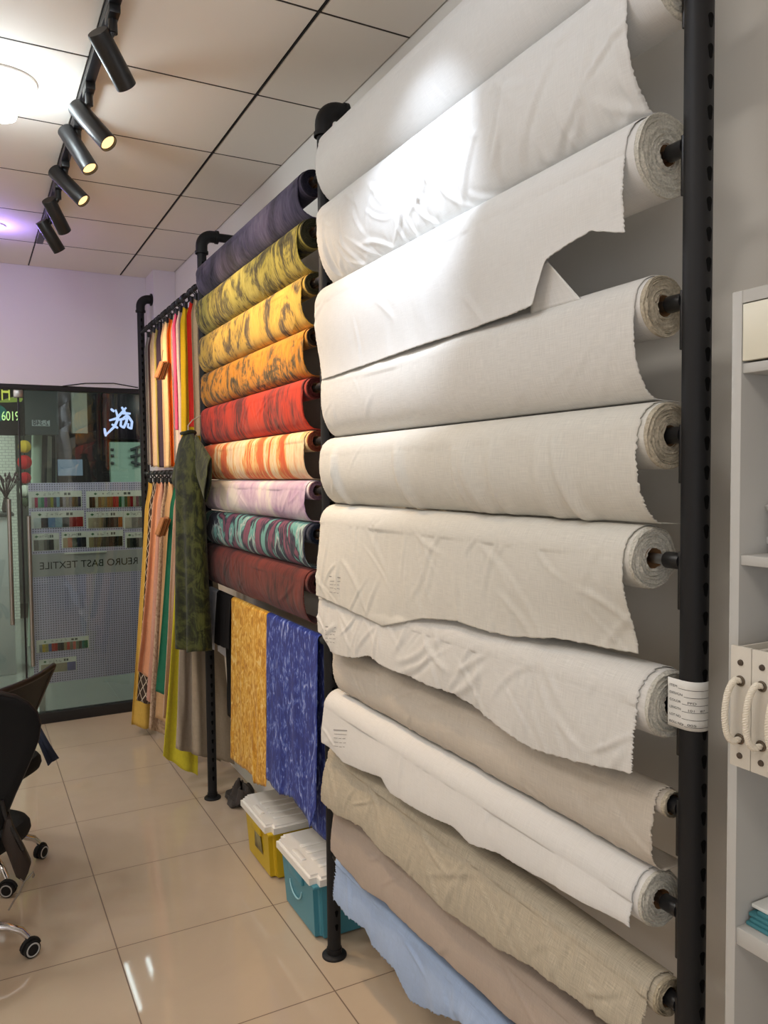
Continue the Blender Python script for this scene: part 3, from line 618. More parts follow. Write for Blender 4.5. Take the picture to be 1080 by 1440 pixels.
# wooden tags hanging among the swatches
def wooden_tag(px_, py_, x, label):
    c = at(px_, py_, 0, x); t = thing('wooden_tag', label, 'wooden tag', c, 'carved wooden tags hanging on the swatches')
    for k in range(4):
        b = MB(); q = Matrix.Translation(Vector(c)+Vector((-.017+.0125*k, .004*k, -.006*(k % 2)))) @ Matrix.Rotation(.35, 4, 'Y') @ Matrix.Rotation(.35, 4, 'Z')
        bmx = bmesh.new(); bmesh.ops.create_cube(bmx, size=1)
        for v in bmx.verts: v.co = (v.co.x*.0095, v.co.y*.045, v.co.z*(.125-.012*abs(k-1.5)))
        bmesh.ops.bevel(bmx, geom=bmx.edges[:], offset=.0035, segments=2, affect='EDGES'); b.bm(bmx, q); b.build('slat', M['wood'] if k % 2 == 0 else M['wood2'], t)
    MB().tube([tuple(Vector(c)+Vector((0, 0, .055))), tuple(Vector(c)+Vector((.01, .01, .12)))], .0015, 6).build('cord', M['darkwood'], t)
M['wood'] = plain('varnished_wood', (176, 118, 70), .5, var=.25, bscale=90); M['wood2'] = plain('amber_wood', (150, 92, 50), .5, var=.25, bscale=90); M['darkwood'] = plain('dark_wood', (70, 42, 26), .6)
wooden_tag(228, 520, 1.05, 'carved brown wooden tag hanging on the upper swatches beside the orange strip')
wooden_tag(229, 740, 1.02, 'carved brown wooden tag hanging on the lower pastel swatches')

# ------------------------------------------------------------------ green shirt on a hanger
D['camo'] = dyed('green_jacquard', [(.36, (22, 26, 12)), (.48, (42, 46, 19)), (.56, (66, 70, 30)), (.75, (82, 84, 42))], 14, 12, 1.4, 51, streak=.3)
M['wire'] = plain('pale_wire', (200, 190, 170), .4)
def shirt():
    xs_ = .995; yc = 3.985
    zt = float(at(283, 606, 0, xs_)[2]); zb = float(at(265, 905, 0, xs_)[2])
    t = thing('shirt', 'dark green patterned short-sleeved tunic on a hanger in front of the swatches', 'shirt', (xs_, yc, zb))
    nz = Noise(31); nt, ns = 70, 90; a = np.linspace(0, 2*PI, ns, endpoint=False)
    # widths along y by height fraction (0 = shoulders)
    f = np.linspace(0, 1, nt); hw = np.interp(f, [0, .04, .10, .2, .5, 1], [.06, .15, .20, .19, .205, .235]); dp = np.interp(f, [0, .05, .2, 1], [.018, .035, .055, .065])
    P = np.zeros((ns, nt, 3)); UV = np.zeros((ns, nt, 2))
    for j in range(nt):
        fold = 1+.5*f[j]*np.array([.45*math.sin(5*q+2*f[j])+.3*math.sin(9*q+1) for q in a])
        cy = yc-.01*f[j]
        P[:, j, 0] = xs_-dp[j]*np.sin(a)*fold; P[:, j, 1] = cy+hw[j]*np.cos(a); P[:, j, 0] = np.minimum(P[:, j, 0], 1.05); P[:, j, 2] = zt-(zt-zb)*f[j]-.02*f[j]*np.cos(a)*(1)+(.012*nz(a*1.5, a*0+.3) if j > nt-8 else 0)
        UV[:, j, 0] = a*.1; UV[:, j, 1] = f[j]*(zt-zb)
    MB().grid(P, UV, closed_u=True).build('body', D['camo'], t, solid=.0016, angle=80)
    for sg, nm in ((-1, 'sleeve'), (1, 'sleeve')):
        # sleeve: flattened tube running outwards and down from the shoulder
        q0 = np.array([xs_, yc+sg*.12, zt-.085]); q1 = np.array([xs_-.012, yc-.40, zt-.235]) if sg < 0 else np.array([xs_-.005, yc+.25, zt-.28])
        n1, n2 = 26, 36; ax_ = q1-q0; L = np.linalg.norm(ax_); ax_ /= L; sd = np.array([1, 0, 0]); up = np.cross(ax_, sd); S = np.zeros((n2, n1, 3)); U2 = np.zeros((n2, n1, 2))
        for j in range(n1):
            g = j/(n1-1); rw = .080+.035*g; rd = .009+.003*g
            for k in range(n2):
                b = 2*PI*k/n2; S[k, j] = q0+ax_*L*g+up*rw*math.cos(b)+sd*rd*math.sin(b)*(1+.25*math.sin(3*b+3*g)); U2[k, j] = (b*.06, g*L)
        MB().grid(S, U2, closed_u=True).build(nm, D['camo'], t, solid=.0016, angle=80)
    # collar band
    MB().tube([(xs_-.03*math.sin(q), yc+.072*math.cos(q), zt+.004+.004*math.cos(2*q)) for q in np.linspace(0, 2*PI, 24, endpoint=False)], .008, 8, closed=True).build('collar', D['camo'], t)
    h = thing('clothes_hanger', 'thin pale hanger holding the dark green tunic', 'hanger', (xs_, yc, zt-.07))
    MB().tube([(xs_, yc-.17, zt-.06), (xs_, yc-.06, zt-.012), (xs_, yc, zt+.012), (xs_, yc+.06, zt-.012), (xs_, yc+.17, zt-.06)], .006, 10).build('shoulder_bar', M['wire'], h)
    MB().tube([(xs_, yc, zt+.01), (xs_, yc, zt+.04), (xs_+.03, yc+.03, zt+.07), (X0-.024, 4.064, 2.038), (X0-.006, 4.064, 2.0435), (X0+.008, 4.064, 2.040), (X0+.014, 4.064, 2.030)], .0028, 8).build('hook', M['wire'], h)
shirt()

# ------------------------------------------------------------------ storage boxes
def storage_box(label, mat, y0, y1, x0, x1, h, tilt=0, smile=False):
    t = thing('storage_box', label, 'storage box', ((x0+x1)/2, (y0+y1)/2, 0), 'lidded plastic boxes under the rail')
    ins = .022; q = bmesh.new(); b = MB()
    q = bmesh.new(); bmesh.ops.create_cube(q, size=1)
    for v in q.verts:
        k = ins if v.co.z < 0 else .008
        v.co = Vector(((x0+x1)/2+math.copysign((x1-x0)/2-k, v.co.x), (y0+y1)/2+math.copysign((y1-y0)/2-k, v.co.y), .003 if v.co.z < 0 else h-.02))
    bmesh.ops.bevel(q, geom=[e for e in q.edges if abs(e.verts[0].co.z-e.verts[1].co.z) > .05], offset=.025, segments=5, affect='EDGES')
    bmesh.ops.bevel(q, geom=[e for e in q.edges if max(e.verts[0].co.z, e.verts[1].co.z) < .01], offset=.008, segments=2, affect='EDGES')
    b.bm(q); b.build('tub', mat, t)
    r = MB(); r.box((x0-.002, y0-.002, h-.032), (x1+.002, y1+.002, h-.02), .004); r.build('rim', mat, t)
    l = MB(); q = bmesh.new(); bmesh.ops.create_cube(q, size=1)
    for v in q.verts: v.co = Vector(((x0+x1)/2+v.co.x*(x1-x0+.02), (y0+y1)/2+v.co.y*(y1-y0+.02), h-.004+v.co.z*.034))
    bmesh.ops.bevel(q, geom=[e for e in q.edges if abs(e.verts[0].co.z-e.verts[1].co.z) > .02], offset=.03, segments=6, affect='EDGES')
    bmesh.ops.bevel(q, geom=[e for e in q.edges if min(e.verts[0].co.z, e.verts[1].co.z) > h], offset=.009, segments=3, affect='EDGES')
    l.bm(q); lid = l.build('lid', 'white_plastic', t)
    g = MB()
    for k in range(4): g.box((x0+.05, y0+.06+k*.06, h+.012), (x1-.05, y0+.085+k*.06, h+.018), .003)
    g.box((x0+.012, (y0+y1)/2-.05, h+.012), (x0+.03, (y0+y1)/2+.05, h+.019), .003)
    g.build('lid_ribs', 'white_plastic', lid)
    hd = MB(); hd.box((x0+.0, (y0+y1)/2-.07, h-.075), (x0+.012, (y0+y1)/2+.07, h-.032), .004); hd.build('handle', mat, t)
    if smile:
        ym = (y0+y1)/2+.02
        MB().tube([(x0+.008+.010*(1-i/14)*0+.004, ym+.06*math.cos(a), h-.11+.05*math.sin(a)) for i, a in enumerate(np.linspace(PI*1.02, PI*1.98, 15))], .003, 8).build('smile_mark', plain('pale_teal', (150, 196, 205), .4), t)
    else:
        s = MB(); ym = (y0+y1)/2-.02
        s.add([(x0+.0125, ym-.05, .08), (x0+.0115, ym+.05, .08), (x0+.0065, ym+.04, .16), (x0+.0065, ym, .19), (x0+.0065, ym-.04, .15)], [(0, 1, 2, 3, 4)]); s.build('faded_sticker', plain('grey_sticker', (150, 140, 96), .6, var=.3, bscale=50), t, solid=.001)
storage_box('yellow plastic storage box with white ribbed lid under the yellow and blue cloths', 'yellow_plastic', 3.10, 3.47, 1.075, 1.325, .235)
storage_box('teal plastic storage box with white ribbed lid, beside the post base', 'teal_plastic', 2.60, 2.985, 1.07, 1.325, .245, smile=True)

# ------------------------------------------------------------------ paper tag on the near post
M['paper'] = plain('paper', (222, 221, 216), .8); M['ink'] = plain('ink', (52, 50, 52), .8)
def wrap(a, z, d=.0): return (X0-(PR+.0012+d)*math.cos(a), YP[0]-(PR+.0012+d)*math.sin(a), z)
zt_, zb_ = float(at(965, 958, 0, X0-PR)[2]), float(at(965, 1027, 0, X0-PR)[2])
tg = thing('paper_tag', 'white paper roll tag with printed lines wrapped on the near black post', 'tag', wrap(.6, zb_))
def tagpt(u, v):   # u 0..1 left to right, v 0..1 bottom to top ; left part sticks out flat past the post
    z = zb_+(zt_-zb_)*v; Wd = .083; s_ = u*Wd; fl = .034; a0 = .0
    if s_ < fl:
        p = np.array(wrap(a0, z)); tdir = np.array([math.sin(a0), -math.cos(a0), 0]); return p-tdir*(fl-s_)*np.array([1, 1, 1])+np.array([-.0006, 0, 0])
    a = a0+(s_-fl)/(PR+.0012); return np.array(wrap(a, z))
nu_, nv_ = 40, 8; P = np.array([[tagpt(i/(nu_-1), j/(nv_-1)) for j in range(nv_)] for i in range(nu_)])
MB().grid(P).build('sheet', 'paper', tg, solid=.0004)
def tag_text(s, u0, v0, hgt, wid):
    cu_ = bpy.data.curves.new('lettering', 'FONT'); cu_.body = s; cu_.size = 1; t_ = bpy.data.objects.new('lettering', cu_); me = bpy.data.meshes.new_from_object(t_); bpy.data.objects.remove(t_)
    v = np.zeros(len(me.vertices)*3); me.vertices.foreach_get('co', v); v = v.reshape(-1, 3); v[:, 0] *= wid/v[:, 0].max(); v[:, 1] *= hgt
    out = []
    for p in v:
        q = tagpt(u0+p[0], v0+p[1]); q2 = tagpt(u0+p[0]+.004, v0+p[1]); tdir = (q2-q)/np.linalg.norm(q2-q); n = np.array([tdir[1], -tdir[0], 0])
        if n[0] > 0 and n[1] > 0: n = -n
        out.append(q+n*.0007)
    fs = [tuple(f.vertices) for f in me.polygons]; bpy.data.meshes.remove(me); return out, fs
ln = MB()
for i, (w_, wd, hand) in enumerate([('ITEM', .2, ''), ('DESIGN', .34, ''), ('COLOR', .3, 'PFD'), ('LENGTH', .3, '101   87'), ('LOT NO', .3, ''), ('ROLL NO', .36, '005')]):
    vv = .83-i*.15; a, f_ = tag_text(w_, .05, vv, .07, wd); ln.add(a, f_)
    if hand: a, f_ = tag_text(hand, .5, vv+.012, .065, .36 if len(hand) > 4 else .18); ln.add(a, f_)
    m_ = 14; u0 = .08+wd
    for k in range(m_):
        ua, ub = u0+(.97-u0)*k/m_, u0+(.97-u0)*(k+1)/m_; q = []
        for (uu, v2) in ((ua, vv-.012), (ub, vv-.012), (ub, vv-.004), (ua, vv-.004)):
            p = tagpt(uu, v2); p2 = tagpt(uu+.004, v2); td = (p2-p)/np.linalg.norm(p2-p); n = np.array([td[1], -td[0], 0]); 
            if n[0] > 0 and n[1] > 0: n = -n
            q.append(p+n*.0007)
        ln.add(q, [(0, 1, 2, 3)])
ln.build('printed_lines', 'ink', tg, smooth=False)
# ------------------------------------------------------------------ white shelf unit
XC = 1.0
yc1 = float(at(1027, 700, 0, XC)[1]); yc0 = float(at(1040.5, 700, 0, XC)[1]); ztop = float(at(1033, 411, 0, XC)[2]); yn = -.35
sh = thing('shelf_unit', 'white laminate shelf unit against the right wall, next to the near post', 'shelf unit', ((XC+XW)/2, (yc1+yn)/2, 0))
xb = XW-.003
MB().box((XC, yc0, 0), (xb, yc1, ztop), .0008).build('side_panel', 'white_lam', sh); MB().box((XC, yn, 0), (xb, yn+.018, ztop), .0008).build('side_panel', 'white_lam', sh)
MB().box((xb-.008, yn+.018, .05), (xb, yc0, ztop-.02)).build('back_panel', 'white_lam', sh)
MB().box((XC+.001, yn+.018, ztop-.018), (xb-.008, yc0, ztop)).build('top_panel', 'white_lam', sh)
zs = []
for (pt, pb) in ((511, 525), (781, 795), (1063, 1074), (1309, 1334)):
    za, zb2 = float(at(1043, pt, 0, XC)[2]), float(at(1043, pb, 0, XC)[2]); zs.append(za)
    MB().box((XC+.003, yn+.018, zb2), (xb-.008, yc0, za), .001).build('shelf_board', 'white_lam', sh)
MB().box((XC-.0, yn+.022, zs[0]+.003), (XC+.016, yc0-.0015, ztop-.020), .001).build('door', plain('cream_laminate', (222, 218, 200), .4), sh)
M['film'] = plain('clear_plastic_wrap', (230, 230, 228), .25, spec=.6)
def pillow_pack(c, sx, sy, sz, seed, label, tail=False):
    nz = Noise(seed); t = thing('fabric_pack', label, 'fabric pack', (c[0], c[1], c[2]), None)
    n1, n2 = 48, 28; A, B = np.meshgrid(np.linspace(0, 2*PI, n1, endpoint=False), np.linspace(-PI/2, PI/2, n2), indexing='ij')
    sg = lambda v, p: np.sign(v)*np.abs(v)**p
    k = 1+.10*nz.fbm(A*1.6, B*2.2, 3); P = np.stack([c[0]+sx*sg(np.cos(B), .55)*sg(np.cos(A), .6)*k, c[1]+sy*sg(np.cos(B), .55)*sg(np.sin(A), .6)*k, c[2]+sz+sz*sg(np.sin(B), .8)*np.where(B > -.5, k, 1)], -1)
    P[..., 2] = np.maximum(P[..., 2], c[2]+.001)
    MB().grid(P, closed_u=True).build('pack_body', 'film', t)
    if tail: MB().tube([(c[0]-.02, c[1]+sy*.9, c[2]+sz*1.3), (c[0]-.05, c[1]+sy*1.1, c[2]+sz*1.6), (c[0]-.06, c[1]+sy*1.28, c[2]+sz*1.9)], [.022, .012, .02], 12).build('twisted_end', 'film', t)
z2 = zs[1]
a = at(1062, 760, 0, XC+.02)
pillow_pack((XC+.15, a[1]-.098, z2+.001), .12, .115, .02, 3, 'white cloth pack in clear wrap lying on the second shelf, lower of two')
pillow_pack((XC+.15, a[1]-.085, z2+.043), .12, .105, .025, 4, 'white cloth pack with twisted wrap end, on top of the other pack', True)
z4 = zs[3]; b_ = at(1055, 1300, 0, XC+.03)
for i in range(5):
    o = MB().box((XC+.02+.003*i, yn+.3, z4+.0005+.006*i), (XC+.25, b_[1]-.004*i*(i % 2), z4+.006+.006*i), .001).build('booklet', plain('booklet_cover', (70, 130, 140) if i < 4 else (222, 224, 220), .5))
    tag(o, ['teal booklet at the bottom of the stack on the lowest shelf', 'teal booklet second from the bottom of the stack on the lowest shelf', 'teal booklet in the middle of the stack on the lowest shelf', 'teal booklet just under the white top one on the lowest shelf', 'white booklet on top of the teal stack on the lowest shelf'][i], 'booklet', 'booklets stacked on the lowest shelf')
# box files with rope handles
M['canvas'] = plain('canvas_board', (206, 200, 188), .85, var=.04, bscale=900, bump=.15); M['rope'] = plain('white_rope', (222, 214, 198), .85, bump=.6, bscale=150)
XB = .955; zb0 = zs[2]+.001
ztb = float(at(1030, 907, 0, XB)[2])
ya_, yb_ = float(at(1027, 980, 0, XB)[1]), float(at(1056.5, 980, 0, XB)[1]); wd = ya_-yb_
def box_file(y1, label):
    y0 = y1-wd+.001; t = thing('box_file', label, 'box file', (XB+.14, (y0+y1)/2, zb0), 'canvas box files with rope handles')
    b = MB(); b.box((XB, y0, zb0), (XB+.006, y1, ztb), .001); b.build('front_board', 'canvas', t)
    b = MB(); b.box((XB+.006, y0, zb0), (XB+.28, y0+.003, ztb-.004)); b.box((XB+.006, y1-.003, zb0), (XB+.28, y1, ztb-.004)); b.box((XB+.006, y0+.003, zb0), (XB+.28, y1-.003, zb0+.004)); b.build('case', 'canvas', t)
    pg = MB(); pg.box((XB+.01, y0+.006, zb0+.005), (XB+.27, y1-.006, ztb-.016)); pg.build('papers', 'paper', t)
    ym = (y0+y1)/2; H_ = ztb-zb0
    zh1, zh2 = zb0+H_*.72, zb0+H_*.24
    for zz in (zh1, zh2): 
        g = MB(); g.tube([(XB-.001, ym+.0062*math.cos(q), zz+.0062*math.sin(q)) for q in np.linspace(0, 2*PI, 20, endpoint=False)], .0016, 8, closed=True); g.lathe([(.0062, 0), (.0062, .0006)], (XB-.0006, ym, zz), (-1, 0, 0), 16); g.build('eyelet', plain('brass_dark', (110, 100, 88), .35, metal=.8), t)
    for zf in (.87, .10): MB().lathe([(.0045, 0), (.004, .002), (.0001, .0026)], (XB, ym, zb0+H_*zf), (-1, 0, 0), 16).build('rivet', plain('rivet', (92, 82, 74), .4, metal=.6), t)
    pts = [(XB+.002, ym, zh1)]+[(XB-.003-.019*math.sin(q)**.7, ym+.006*math.sin(q)+.002, (zh1+zh2)/2+(zh1-zh2)/2*1.06*math.cos(q)-.006*math.sin(q)) for q in np.linspace(.12, PI-.12, 22)]+[(XB+.002, ym, zh2)]
    rp = MB()
    for st in range(3):   # three twisted strands
        q = []
        pv = [Vector(p) for p in pts]; n_ = 160; L = len(pv)-1
        for i in range(n_):
            f_ = i/(n_-1)*L; k = min(int(f_), L-1); p = pv[k].lerp(pv[k+1], f_-k); tdir = (pv[k+1]-pv[k]).normalized(); n1 = tdir.cross(Vector((0, 1, 0))).normalized(); n2 = tdir.cross(n1)
            an = 2*PI*(i/n_*13+st/3); q.append(p+(n1*math.cos(an)+n2*math.sin(an))*.0022)
        rp.tube(q, .0026, 7)
    rp.build('rope_handle', 'rope', t)
for k, s_ in enumerate(['nearest the side panel', 'second from the side panel', 'third from the side panel']):
    box_file(ya_-k*wd, 'canvas covered box file with white rope handle on the shelf, '+s_)
# ------------------------------------------------------------------ glass front and what lies beyond
M['frame'] = plain('dark_door_frame', (38, 36, 36), .5)
XD = .332
d1 = struct(MB().box((XL+.02, YB+.03, .075), (XD-.004, YB+.042, 2.33)).build('door_1', 'glass', smooth=False))
d2 = struct(MB().box((XD+.004, YB+.03, .075), (XW-.01, YB+.042, 2.33)).build('window_1', 'glass', smooth=False))
fr = MB(); fr.box((XL, YB+.005, 2.325), (XW, YB+.065, 2.36), .002); struct(fr.build('trim_1', 'frame'))
fr = MB(); fr.box((XL, YB+.0, 0), (XW, YB+.07, .072), .002); struct(fr.build('trim_2', 'frame'))
fr = MB(); fr.box((XD-.006, YB+.022, .072), (XD+.006, YB+.05, 2.325), .001); struct(fr.build('trim_3', 'frame'))
fr = MB(); fr.box((1.185, YB+.01, .072), (1.215, YB+.06, 2.325), .002); struct(fr.build('trim_4', 'frame'))
M['brushed'] = plain('brushed_steel', (165, 162, 158), .28, metal=1.0)
def pull(x, z0, z1, y, par, lab):
    b = MB(); b.tube([(x, y-.045, z0), (x, y-.045, z1)], .0145, 20)
    for z in (z0+.12, z1-.12): b.tube([(x, y-.045, z), (x, y+.001, z)], .009, 14)
    o = b.build('door_handle', 'brushed', par); o['label'] = lab
pull(.252, .72, 1.58, YB+.03, d1, 'tall brushed steel pull handle')
pull(.372, .42, 1.46, YB+.03, d2, 'tall brushed steel pull handle')
b = MB(); b.box((XD-.03, YB+.015, 2.27), (XD+.03, YB+.055, 2.325), .003); tag(b.build('door_clamp', 'brushed'), 'small metal patch clamp at the top of the glass door', 'clamp')
cp = [at(88, 543, 1, YB-.003), at(120, 539, 1, YB-.003), at(160, 539, 1, YB-.003), at(194, 545, 1, YB-.003)]
tag(MB().tube([tuple(p) for p in cp], .0035, 8).build('cable', 'rubber'), 'thin black cable sagging along the wall above the glass front', 'cable')
# corridor
YO = 8.7
struct(MB().box((-4, YB+.12, -.1), (5, 12.0, -.001)).build('floor_corridor', 'cfloor', smooth=False))
struct(MB().box((-4, YB+.13, 3.0), (5, 12.0, 3.1)).build('ceiling_corridor', 'tile', smooth=False))
struct(MB().box((-4, 11.9, -.1), (5, 12, 3.0)).build('wall_opposite', plain('opposite_wall', (206, 214, 208), .7), smooth=False))
struct(MB().box((-4.1, YB+.13, -.1), (-4, 12, 3.0)).build('wall_corridor_left', 'wall', smooth=False)); struct(MB().box((5, YB+.13, -.1), (5.1, 12, 3.0)).build('wall_corridor_right', 'wall', smooth=False))
# sign fascia of the shop opposite
def P2(px_, py_, y=YO): return at(px_, py_, 1, y)
def pbox(x0, y0, x1, y1, Y, th, bev=0.0):
    a, b = P2(x0, y1, Y), P2(x1, y0, Y); return MB().box((a[0], Y, a[2]), (b[0], Y+th, b[2]), bev)
M['added_stand'] = plain('added_stand_grey', (60, 60, 62), .5); M['signblack'] = plain('sign_black', (12, 12, 16), .35); M['signgrey'] = plain('sign_grey', (64, 72, 74), .6)
t = thing('shop_sign', 'black lit sign with green lettering and number at the left edge beyond the glass', 'sign', P2(5, 608))
pbox(-60, 543, 34, 611, YO, .09, .004).build('board', 'signblack', t)
org = P2(2, 591, YO-.012); text_mesh('number', '6019', .13, emit('sign_green', (196, 232, 150), 1.6), t, org, (1, 0, 0), (0, 0, 1), .004, width=float(P2(27, 591)[0]-org[0]))
org = P2(-12, 562, YO-.012); text_mesh('letters', 'TH', .24, emit('sign_yellow', (214, 216, 96), 1.1), t, org, (1, 0, 0), (0, 0, 1), .004, width=float(P2(14, 562)[0]-org[0]))
lf = MB(); pts = [P2(a, b, YO-.012) for a, b in ((-8, 566), (8, 561), (22, 557), (33, 560), (30, 565), (10, 566))]; lf.add(pts, [(0, 1, 2, 3, 4, 5)]); lf.build('leaf_stroke', emit('sign_leaf', (150, 170, 80), .7), t, solid=.004)
ds = MB(); ds.lathe([(.08, 0), (.08, .010), (.07, .010)], P2(-3, 581, YO), (0, -1, 0), 36); ds.build('roundel', emit('sign_teal', (40, 120, 110), .6), t)
t = thing('number_plate_board', 'dark grey board carrying a small pale number plate beyond the glass', 'sign', P2(57, 611))
pbox(35.4, 548, 81, 611, YO, .09, .004).build('board', 'signgrey', t)
pbox(45, 591, 70, 599, YO-.012, .012).build('plate', plain('plate_grey', (170, 178, 180), .5), t)
org = P2(46.5, 598, YO-.016); text_mesh('plate_number', '2-348', .08, plain('plate_dark', (60, 66, 70), .5), t, org, (1, 0, 0), (0, 0, 1), .003, mirror=True, width=float(P2(68.5, 598)[0]-org[0]))
t = thing('calligraphy_sign', 'black sign with glowing white brush characters beyond the glass', 'sign', P2(172, 615))
pbox(146, 555, 200, 617, YO, .09, .004).build('board', plain('sign_maroon', (22, 16, 24), .35), t)
gl = MB()
def zz(X, Y_): return P2(X*.34, 530+Y_*.34, YO-.02)
for st in [[(458, 132), (473, 144)], [(452, 180), (482, 172), (502, 150), (522, 127)], [(478, 135), (489, 172), (474, 205), (440, 238)], [(462, 196), (488, 212)], [(432, 212), (438, 246)], [(490, 178), (520, 172)],
           [(524, 158), (501, 178), (499, 202), (512, 210), (522, 188), (528, 160), (546, 186), (543, 214), (529, 208), (531, 192)], [(503, 124), (518, 148)], [(500, 150), (540, 152)]]:
    n_ = len(st); pts = []
    for i in range((n_-1)*6+1):
        f_ = i/6; k = min(int(f_), n_-2); pts.append(zz(*(np.array(st[k])+(np.array(st[k+1])-np.array(st[k]))*(f_-k))))
    gl.tube([tuple(p) for p in pts], [.009+.005*math.sin(PI*i/(len(pts)-1)) for i in range(len(pts))], 8)
gl.build('brush_strokes', emit('sign_white_glow', (190, 205, 255), 1.5), t)
t = thing('mint_panel', 'pale mint wall panel with dark strokes beyond the glass under the brush sign', 'panel', P2(177, 682))
pbox(156.5, 622, 199, 681, YO, .09).build('board', plain('mint_board', (150, 176, 160), .6), t)
gl = MB()
for st in [[(540, 302), (582, 288)], [(540, 330), (582, 322)], [(543, 352), (582, 362)], [(566, 288), (561, 372)], [(458, 300), (470, 302)], [(458, 326), (471, 326)], [(458, 356), (471, 358)]]: gl.tube([tuple(zz(*p)) for p in st], .015, 8)
gl.build('strokes', plain('stroke_grey', (60, 66, 66), .6), t)
tag(pbox(102, 553, 122, 609, YO, .09).build('pale_panel', plain('pale_panel_grey', (150, 156, 148), .6)), 'pale grey-green rectangular panel beyond the glass above the sample board', 'panel')
t = thing('reflected_screen', 'glowing panel on an added pole, imitating a reflection in the glass', 'glass_reflection', (P2(99, 660, YO-1)[0], YO-1, 0))
pbox(82, 646, 116, 669, YO-1.0, .03, .003).build('glass_reflection', emit('reflection_glow', (150, 168, 186), .5), t)  # reflection in the door glass, built as a glowing panel in the corridor
c = P2(99, 668, YO-.985); MB().tube([(c[0], c[1]+.02, .01), (c[0], c[1]+.02, c[2]+.05)], .015, 12).build('added_pole', 'added_stand', t); MB().lathe([(.16, 0), (.16, .012), (.02, .02)], (c[0], c[1]+.02, 0), (0, 0, 1), 28).build('added_foot_plate', 'added_stand', t)  # stand invented to carry the reflection panel
# dark fascia band and interior of the shop opposite
struct(MB().box((-4, YO+.09, 2.2), (5, YO+.16, 3.0)).build('wall_fascia', 'signblack', smooth=False))
a = P2(81, 700, YO+.09)
struct(MB().box((a[0], YO+.09, 0), (P2(300, 700, YO+.1)[0], YO+.15, 2.199)).build('wall_dark_shop', plain('dark_shop', (34, 26, 26), .5), smooth=False))
struct(MB().box((-4, 10.6, 0), (P2(22, 650, 10.6)[0], 10.7, 2.9)).build('wall_white_brick', brick('white_brick', (226, 228, 216), (170, 172, 164)), smooth=False))
# vase of dried stems on a white cabinet
yv = 7.6
t = thing('counter_cabinet', 'white low counter seen through the glass at the left edge', 'cabinet', P2(6, 900, yv)); a = P2(-60, 720, yv); bq = P2(16, 720, yv)
MB().box((a[0], yv, 0), (bq[0], yv+.5, float(a[2])-.05), .006).build('body', 'white_lam', t); MB().box((a[0]-.02, yv-.02, float(a[2])-.05), (bq[0]+.02, yv+.52, float(a[2])-.02), .006).build('counter_top', plain('counter_dark', (70, 70, 68), .4), t)
zc_ = float(a[2])-.019; vx = float(P2(9, 715, yv+.15)[0])
t = thing('vase', 'small vase of dark dried stems on the white counter beyond the glass', 'vase', (vx, yv+.15, zc_))
MB().lathe([(.03, 0), (.04, .03), (.03, .09), (.022, .12), (.026, .13), (.0, .125)], (vx, yv+.15, zc_), (0, 0, 1), 24).build('pot', plain('vase_dark', (52, 42, 40), .4), t)
st = MB(); rn = np.random.RandomState(4)
for k in range(30):
    an = rn.uniform(0, 2*PI); sp_ = rn.uniform(.03, .11); e_ = (vx+sp_*math.cos(an), yv+.15+sp_*math.sin(an), zc_+rn.uniform(.24, .32)); st.tube([(vx, yv+.15, zc_+.11), (vx+.3*sp_*math.cos(an), yv+.15+.3*sp_*math.sin(an), zc_+.18), e_], .003, 5)
    st.lathe([(.002, 0), (.011, .012), (.006, .035), (.0005, .045)], e_, (math.cos(an)*.3, math.sin(an)*.3, 1), 8)
st.build('dried_stems', plain('dried_stems', (58, 40, 44), .8), t)
# string of plush vegetables
yv = 8.4
for k, (px_, py_, col, r_, lab) in enumerate([(34, 628, (210, 180, 60), .055, 'yellow plush fruit on the hanging string beyond the glass door'), (34, 650, (190, 36, 40), .062, 'red plush fruit on the hanging string beyond the glass door'), (35, 672, (176, 30, 40), .05, 'smaller red plush fruit low on the hanging string beyond the glass'), (35, 690, (200, 205, 190), .05, 'white plush flower on the hanging string beyond the glass'), (36, 706, (60, 74, 52), .04, 'dark green plush ball lowest on the hanging string beyond the glass')]):
    c = P2(px_, py_, yv); nz = Noise(k); A, B = np.meshgrid(np.linspace(0, 2*PI, 24, endpoint=False), np.linspace(-PI/2, PI/2, 14), indexing='ij'); q = r_*(1+.12*np.cos(5*A)*np.cos(B))
    o = MB().grid(np.stack([c[0]+q*np.cos(B)*np.cos(A), c[1]+q*np.cos(B)*np.sin(A), c[2]+q*1.1*np.sin(B)], -1), closed_u=True).build('plush_fruit', plain('plush', col, .9)); tag(o, lab, 'ornament', 'plush ornaments on a string')
c = P2(34.5, 612, yv); e_ = P2(36, 715, yv); tag(MB().tube([(c[0], c[1], 2.99), tuple(e_)], .004, 6).build('hanging_string', 'rubber'), 'thin string carrying the plush fruit beyond the glass door', 'string')
# leaning rolls in the shop opposite
for k, (x0, y0, x1, y1, col, nm) in enumerate([(52, 612, 43, 690, (170, 186, 168), 'pale green'), (60, 612, 50, 700, (96, 100, 100), 'slate grey'), (66, 614, 62, 690, (198, 198, 184), 'ivory'), (72, 612, 66, 695, (80, 84, 86), 'charcoal'), (78, 612, 74, 690, (190, 204, 186), 'mint white')]):
    yv = 9.0+.22*k; a = P2(x0, y0, yv); bq = P2(x1, 780, yv-.3); 
    o = MB().tube([(bq[0], bq[1], .02), tuple(a)], .05, 20).build('leaning_roll', cloth('leaning_cloth', col)); tag(o, nm+' roll of cloth leaning upright in the shop beyond the glass', 'fabric roll', 'rolls leaning in the shop opposite')

